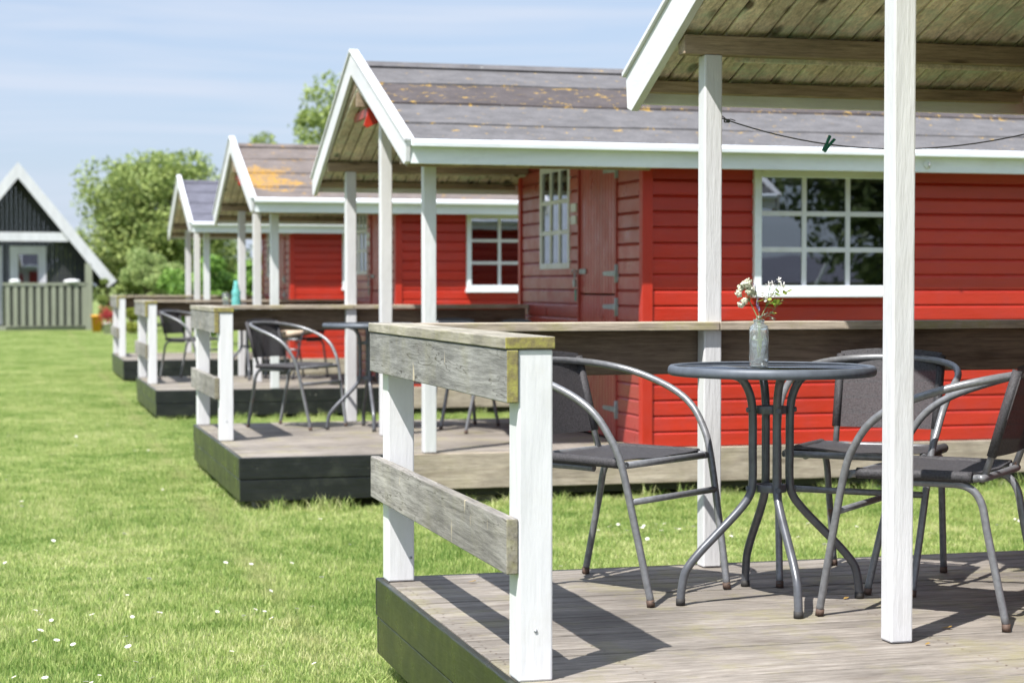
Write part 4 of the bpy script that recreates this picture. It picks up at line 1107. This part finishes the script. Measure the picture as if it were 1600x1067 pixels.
# ------------------------------------------------------------ trees and bushes
def foliage(name, base, h, rx, rz, clumps, leaves, lm, leaf, label, cat, group, trunk_h=None, seed=1, ry=None, flat=0.75, spread_=1.0, holes=0.0, parent_trunk=True):
    r = random.Random(seed)
    T = empty(name, tuple(base), label, cat, group)
    ry = ry or rx
    cz = base[2] + h - rz
    C = []
    for i in range(clumps):
        while True:
            q = Vector((r.uniform(-1,1), r.uniform(-1,1), r.uniform(-1,1)))
            if 0.15 < q.length < 1: break
        q = q * (0.86 + 0.25*r.random())
        s_ = r.uniform(0.13, 0.42)
        C.append((Vector((base[0] + q.x*rx*0.82, base[1] + q.y*ry*0.82, cz + q.z*rz*0.86)), s_*rx*spread_))
    # trunk and limbs
    tm = MB(); tr = max(0.035, 0.024*h)
    b0 = Vector(base)
    top = Vector((base[0], base[1], cz + rz*0.3))
    tm.tube(spline([b0, b0 + Vector((0.03*h*r.uniform(-1,1), 0.02*h, h*0.25)), top], 5), [tr*(1-0.75*i/10) for i in range(11)], 8)
    for i, (c, s_) in enumerate(C[:18]):
        f0 = r.uniform(0.25, 0.8); st = b0.lerp(top, f0)
        mid = st.lerp(c, 0.5) + Vector((0, 0, -0.05*h*r.random()))
        tm.tube(spline([st, mid, c], 3), [tr*0.5*(1-0.8*k/6) for k in range(7)], 5)
    tm.build('trunk', BARK, T)
    nv = leaves; rs = np.random.RandomState(seed)
    V = np.zeros((nv*4, 3)); 
    ci = rs.randint(0, len(C), nv)
    cen = np.array([tuple(c[0]) for c in C])[ci]; rad = np.array([c[1] for c in C])[ci]
    d = rs.normal(size=(nv, 3)); d /= np.linalg.norm(d, axis=1)[:, None]
    rr = rad * rs.uniform(0.35, 1.0, nv)**0.6 * (1 + 0.25*(rs.rand(nv) < 0.06)*rs.rand(nv))
    pos = cen + d * rr[:, None] * np.array([1, ry/rx, flat])
    pos[:, 2] = np.maximum(pos[:, 2], base[2] + 0.03)
    nrm = d*0.5 + rs.normal(size=(nv, 3))*0.6 + np.array([0, 0, 0.3]); nrm /= np.linalg.norm(nrm, axis=1)[:, None]
    a = rs.normal(size=(nv, 3)); a -= nrm*(a*nrm).sum(1)[:, None]; a /= np.linalg.norm(a, axis=1)[:, None]; b = np.cross(nrm, a)
    L = leaf * rs.uniform(0.6, 1.4, nv)
    V[0::4] = pos - a*L[:, None]*0.5; V[1::4] = pos - b*L[:, None]*0.28; V[2::4] = pos + a*L[:, None]*0.5; V[3::4] = pos + b*L[:, None]*0.28
    V -= np.array(base)
    me = bpy.data.meshes.new('crown'); me.vertices.add(nv*4); me.vertices.foreach_set('co', V.ravel())
    me.loops.add(nv*4); me.loops.foreach_set('vertex_index', np.arange(nv*4)); me.polygons.add(nv)
    me.polygons.foreach_set('loop_start', np.arange(0, nv*4, 4)); me.polygons.foreach_set('loop_total', np.full(nv, 4)); me.update(calc_edges=True)
    me.materials.append(lm)
    o = bpy.data.objects.new('crown', me); COL.objects.link(o); o.parent = T
    return T
foliage('tree', at(236, 57, 0), 5.5, 2.75, 2.5, 80, 48000, LEAF_A, 0.14, 'large rounded green tree between the black hut and the cabins', 'tree', 'trees beyond the lawn', seed=3)
foliage('tree', at(525, 52, 0), 7.15, 2.35, 2.8, 46, 15000, LEAF_A, 0.13, 'loose crowned tree showing above the roofs of the red cabins', 'tree', 'trees beyond the lawn', seed=8, spread_=0.8)
foliage('bush', at(232, 49.5, 0), 2.35, 0.92, 1.1, 26, 15000, LEAF_B, 0.08, 'pale green rounded bush in front of the large tree', 'bush', 'bushes beyond the lawn', seed=5)
foliage('bush', at(205, 47, 0), 0.95, 0.55, 0.5, 12, 5000, LEAF_D, 0.08, 'low yellow green shrub below the pale green bush', 'bush', 'bushes beyond the lawn', seed=6)
foliage('bush', at(290, 43, 0), 1.9, 0.75, 0.9, 20, 9000, LEAF_C, 0.08, 'bright green bush left of the farthest deck posts', 'bush', 'bushes beyond the lawn', seed=9)
foliage('bush', at(345, 38, 0), 2.15, 0.8, 1.05, 22, 12000, LEAF_C, 0.08, 'bright green bush seen between the posts of the farthest cabin', 'bush', 'bushes beyond the lawn', seed=12)
foliage('bush', at(415, 38.5, 0), 2.4, 0.9, 1.15, 22, 12000, LEAF_C, 0.08, 'bright green bush right of the farthest porch posts', 'bush', 'bushes beyond the lawn', seed=13)
foliage('bush', at(480, 40, 0), 2.3, 0.9, 1.15, 22, 8000, LEAF_C, 0.08, 'bush behind the farthest red cabin wall', 'bush', 'bushes beyond the lawn', seed=14)
foliage('tree', at(330, 60, 0), 4.0, 2.2, 1.9, 26, 12000, LEAF_A, 0.13, 'dark tree low behind the farthest cabin', 'tree', 'trees beyond the lawn', seed=15)
foliage('tree', at(120, 70, 0), 3.6, 1.8, 1.8, 24, 10000, LEAF_A, 0.13, 'bluish distant tree just behind the black hut roof', 'tree', 'trees beyond the lawn', seed=16)
foliage('bush', at(178, 50.5, 0), 1.6, 0.5, 0.8, 14, 6000, LEAF_A, 0.08, 'dark shrub beside the wall of the black hut', 'bush', 'bushes beyond the lawn', seed=17)
# behind the viewpoint: mirrored in the cabin windows
foliage('tree', Vector((18.0, -12.5, 0)), 6.6, 3.6, 3.2, 60, 26000, LEAF_M, 0.18, 'big tree mirrored in the side window of the cabin', 'tree', 'trees behind the camera', seed=21)
foliage('tree', Vector((24.0, -14.5, 0)), 6.8, 3.2, 3.2, 36, 16000, LEAF_M, 0.18, 'big tree mirrored at the right edge of the side window', 'tree', 'trees behind the camera', seed=22)
def far_house():
    H = empty('grey_house', (41, -71, 0), 'dark roofed house mirrored in the lower panes of the side window', 'house')
    m = MB(); m.box(36, 46, -74, -68, 0, 1.4); m.build('wall', CONC, H)
    m = MB(); m.prism('X', [(-74.4, 1.35), (-71, 2.75), (-67.6, 1.35)], 35.6, 46.4); m.build('roof', FELT4, H)
    m = MB(); m.prism('Y', [(40.0, 1.2), (41.2, 3.0), (45.5, 1.3), (45.2, 1.1), (41.2, 2.7), (40.2, 1.1)], -67.5, -67.4); m.build('barge_board', WHITE_Y, H)
far_house()

# ------------------------------------------------------------ grass (one object of instanced tufts), tufts along edges, daisies
def blade_mesh(name, size, count, hmin, hmax, w, seed, m, taper_edge=False, lean=0.55):
    rs = np.random.RandomState(seed); n = count
    x = rs.uniform(-size/2, size/2, n); y = rs.uniform(-size/2, size/2, n)
    # clumpiness
    h = rs.uniform(hmin, hmax, n) * (0.75 + 0.5*rs.rand(n))
    a = rs.uniform(0, 2*np.pi, n); dx, dy = np.cos(a), np.sin(a)
    la = rs.uniform(0, 2*np.pi, n); le = h * rs.uniform(0.05, lean, n) * 1.3
    lx, ly = np.cos(la)*le, np.sin(la)*le
    W_ = w * rs.uniform(0.6, 1.3, n)
    V = np.zeros((n, 5, 3))
    V[:, 0] = np.stack([x - dx*W_/2, y - dy*W_/2, np.full(n, -0.004)], 1)
    V[:, 1] = np.stack([x + dx*W_/2, y + dy*W_/2, np.full(n, -0.004)], 1)
    V[:, 2] = np.stack([x + dx*W_*0.4 + lx*0.35, y + dy*W_*0.4 + ly*0.35, h*0.6], 1)
    V[:, 3] = np.stack([x - dx*W_*0.4 + lx*0.35, y - dy*W_*0.4 + ly*0.35, h*0.6], 1)
    V[:, 4] = np.stack([x + lx, y + ly, h*0.97], 1)
    idx = np.arange(n)*5
    loops = np.concatenate([np.stack([idx, idx+1, idx+2, idx+3], 1), np.stack([idx+3, idx+2, idx+4], 1)], 1).ravel()
    starts = np.stack([np.arange(n)*7, np.arange(n)*7+4], 1).ravel(); tot = np.tile([4, 3], n)
    me = bpy.data.meshes.new(name); me.vertices.add(n*5); me.vertices.foreach_set('co', V.ravel())
    me.loops.add(len(loops)); me.loops.foreach_set('vertex_index', loops); me.polygons.add(n*2)
    me.polygons.foreach_set('loop_start', starts); me.polygons.foreach_set('loop_total', tot); me.update(calc_edges=True)
    me.materials.append(m); return me
def grassmat():
    m, n, l, b = mat('lawn_grass_blades')
    g = n.new('ShaderNodeNewGeometry')
    t = noise(n, l, g.outputs['Position'], 0.9, 5, 0.65); t2 = noise(n, l, g.outputs['Position'], 6.0, 3, 0.6)
    f = math_(n, l, 'ADD', math_(n, l, 'ADD', math_(n, l, 'MULTIPLY', math_(n, l, 'SUBTRACT', t.outputs['Fac'], 0.5), 0.9), 0.34), math_(n, l, 'MULTIPLY', g.outputs['Random Per Island'], 0.42))
    f = math_(n, l, 'ADD', f, math_(n, l, 'MULTIPLY', math_(n, l, 'SUBTRACT', t2.outputs['Fac'], 0.5), 0.8))
    r = ramp(n, [(0.30, (0.155, 0.265, 0.055)), (0.48, (0.32, 0.435, 0.12)), (0.64, (0.48, 0.56, 0.19)), (0.84, (0.64, 0.64, 0.33))]); l.new(f, r.inputs['Fac'])
    sp = n.new('ShaderNodeSeparateXYZ'); l.new(g.outputs['Position'], sp.inputs[0])
    ex = math_(n, l, 'ABSOLUTE', math_(n, l, 'SUBTRACT', sp.outputs['X'], math_(n, l, 'ADD', math_(n, l, 'MULTIPLY', sp.outputs['Y'], 0.014), 0.93)))
    wp = noise(n, l, g.outputs['Position'], 1.1, 5, 0.7)
    wv = math_(n, l, 'SUBTRACT', math_(n, l, 'MULTIPLY', wp.outputs['Fac'], 2.2), math_(n, l, 'ADD', math_(n, l, 'MULTIPLY', ex, 4.0), 0.72))
    wr_ = ramp(n, [(0.08, 0.0), (0.6, 0.5)]); l.new(wv, wr_.inputs['Fac'])
    gc = mixc(n, l, wr_.outputs['Color'], r.outputs['Color'], (0.52, 0.48, 0.25))
    l.new(gc, b.inputs['Base Color']); sset(b, Roughness=0.5); b.inputs['Specular IOR Level'].default_value = 0.3
    tl = n.new('ShaderNodeBsdfTranslucent'); l.new(gc, tl.inputs['Color'])
    ms = n.new('ShaderNodeMixShader'); ms.inputs[0].default_value = 0.4
    l.new(b.outputs[0], ms.inputs[1]); l.new(tl.outputs[0], ms.inputs[2]); l.new(ms.outputs[0], n['Material Output'].inputs['Surface'])
    return m
GM = grassmat()
def scatter(name, pts, scales, mesh, label_kind):
    inst = bpy.data.objects.new(name + '_tile', mesh)
    me = bpy.data.meshes.new(name); me.vertices.add(len(pts)); me.vertices.foreach_set('co', np.array(pts, dtype=np.float32).ravel())
    at_ = me.attributes.new('rot', 'FLOAT_VECTOR', 'POINT'); at_.data.foreach_set('vector', np.array([(0, 0, s[1]) for s in scales], dtype=np.float32).ravel())
    as_ = me.attributes.new('scl', 'FLOAT_VECTOR', 'POINT'); as_.data.foreach_set('vector', np.array([s[0] for s in scales], dtype=np.float32).ravel())
    o = bpy.data.objects.new(name, me); COL.objects.link(o)
    ng = bpy.data.node_groups.new(name + '_nodes', 'GeometryNodeTree')
    ng.interface.new_socket('Geometry', in_out='INPUT', socket_type='NodeSocketGeometry'); ng.interface.new_socket('Geometry', in_out='OUTPUT', socket_type='NodeSocketGeometry')
    N, L = ng.nodes, ng.links
    gi, go = N.new('NodeGroupInput'), N.new('NodeGroupOutput')
    oi = N.new('GeometryNodeObjectInfo'); oi.inputs['Object'].default_value = inst; oi.inputs['As Instance'].default_value = True
    mp_ = N.new('GeometryNodeMeshToPoints'); ip = N.new('GeometryNodeInstanceOnPoints')
    a1 = N.new('GeometryNodeInputNamedAttribute'); a1.data_type = 'FLOAT_VECTOR'; a1.inputs['Name'].default_value = 'rot'
    a2 = N.new('GeometryNodeInputNamedAttribute'); a2.data_type = 'FLOAT_VECTOR'; a2.inputs['Name'].default_value = 'scl'
    L.new(gi.outputs[0], mp_.inputs['Mesh']); L.new(mp_.outputs[0], ip.inputs['Points']); L.new(oi.outputs['Geometry'], ip.inputs['Instance'])
    L.new(a1.outputs['Attribute'], ip.inputs['Rotation']); L.new(a2.outputs['Attribute'], ip.inputs['Scale']); L.new(ip.outputs[0], go.inputs[0])
    md = o.modifiers.new('scatter', 'NODES'); md.node_group = ng
    tag(o, label_kind, 'grass', kind='stuff')
    return o
TS = 0.5
near = blade_mesh('grass_tile', TS, 4200, 0.012, 0.031, 0.0030, 1, GM)
def under(x, y, mg=0.0):
    for (ym, zd, rx, dx, rf_) in [c[:5] for c in CAB]:
        if dx+0.16-mg < x < XE-0.1 and ym-1.28 < y < ym+1.0: return True
    return False
pts, scl = [], []
rs = random.Random(5)
y = 1.0
while y < 52:
    x = -3.0
    while x < 8.5:
        if not under(x, y) and not (y > 30 and x < -1.5):
            hs = 0.85 + 0.45*(0.5+0.5*math.sin(x*1.9+math.sin(y*1.3)*2)) * rs.uniform(0.6, 1.2)
            pts.append((x+rs.uniform(-.03,.03), y+rs.uniform(-.03,.03), 0.0)); scl.append(((1.12, 1.12, hs), rs.choice((0, 1, 2, 3))*math.pi/2 + rs.uniform(-.15,.15)))
        x += TS
    y += TS
scatter('grass', pts, scl, near, 'sunlit mown lawn of short green grass')
# longer unmown tufts along the deck edges
tuft = blade_mesh('tuft_tile', 0.12, 60, 0.035, 0.10, 0.004, 4, GM, lean=0.7)
pts, scl = [], []
for (ym, zd, rx, dx, rf_) in [c[:5] for c in CAB[:3]]:
    for (a, b_) in (((dx, ym-1.46), (XE, ym-1.46)), ((dx+0.05, ym+1.19), (XW, ym+1.19)), ((XW, ym+1.5), (XE, ym+1.5)), ((dx-0.03, ym-1.42), (dx-0.03, ym+1.15))):
        L_ = math.hypot(b_[0]-a[0], b_[1]-a[1]); n_ = int(L_/0.07)
        for i in range(n_):
            if rs.random() < (0.25 if a[0] == dx-0.03 else 0.72):
                t = (i+rs.random())/n_; k = rs.uniform(0.45, 1.0) * (0.7 if a[0] == dx-0.03 else 1.0)
                pts.append((a[0]+(b_[0]-a[0])*t, a[1]+(b_[1]-a[1])*t + rs.uniform(-0.05, 0.05), 0)); scl.append(((1, 1, k), rs.uniform(0, 6.28)))
scatter('long_grass', pts, scl, tuft, 'longer uncut grass fringe along the deck edges')

# daisies
dm = MB()
for k in range(14):
    a = 2*math.pi*k/14; petal(dm, Vector((0, 0, 0.045)), Vector((math.cos(a), math.sin(a), 0.12)), 0.0125, 0.0055, 0.1)
daisy0 = empty('daisy', (0, 0, 0), 'small white daisy growing in the lawn', 'daisy', 'white daisies dotted over the lawn', False)
dm.build('petals', PETAL, daisy0)
MB().lathe([(0, 0.044), (0.0028, 0.044), (0.0022, 0.047), (0, 0.048)], seg=8).build('eye', simple('daisy_yellow', (0.7, 0.5, 0.03), 0.7), daisy0)
MB().tube([(0, 0, 0), (0.001, 0.0, 0.045)], 0.0008, 4).build('stem', STEM, daisy0)
DP = []
for (px, py) in ((12, 740), (30, 790), (32, 783), (228, 902), (196, 925), (335, 950), (380, 955), (78, 962), (146, 960), (82, 1000), (55, 1000), (115, 1003), (430, 962), (460, 948), (485, 943), (498, 810), (545, 845), (240, 1055), (150, 1048), (130, 1062), (143, 1060), (68, 1058), (255, 760), (118, 695), (5, 745), (243, 958), (410, 950), (392, 948), (118, 680), (203, 957), (340, 945), (60, 955)):
    DP.append((px, py))
for (px, py) in ((957, 822), (978, 827), (990, 818), (1008, 817), (1022, 818), (1034, 828), (1042, 817), (1055, 825), (1064, 824), (1083, 822), (1070, 818), (935, 824), (965, 815), (1140, 828), (1141, 835), (1338, 820), (1560, 815), (1590, 806), (1595, 809), (1552, 850), (878, 882), (1013, 838), (1130, 870), (1004, 822), (925, 820), (1250, 835), (1268, 815), (1452, 830), (1290, 850)):
    DP.append((px, py))
for i in range(34):
    DP.append((rs.uniform(0, 560), rs.uniform(560, 1060)))
for i, (px, py) in enumerate(DP):
    dep = (CAMZ-0.045)*F/(py-445); p = at(px, dep, 0)
    if under(p.x, p.y, 0.2): continue
    o = daisy0 if i == 0 else copy_tree(daisy0)
    o.location = p; o.rotation_euler = (rs.uniform(-.5, .5), rs.uniform(-.5, .5), rs.uniform(0, 6)); k = rs.uniform(0.55, 0.95); o.scale = (k, k, k)

for o in S.objects:
    if '_o' in o: del o['_o']
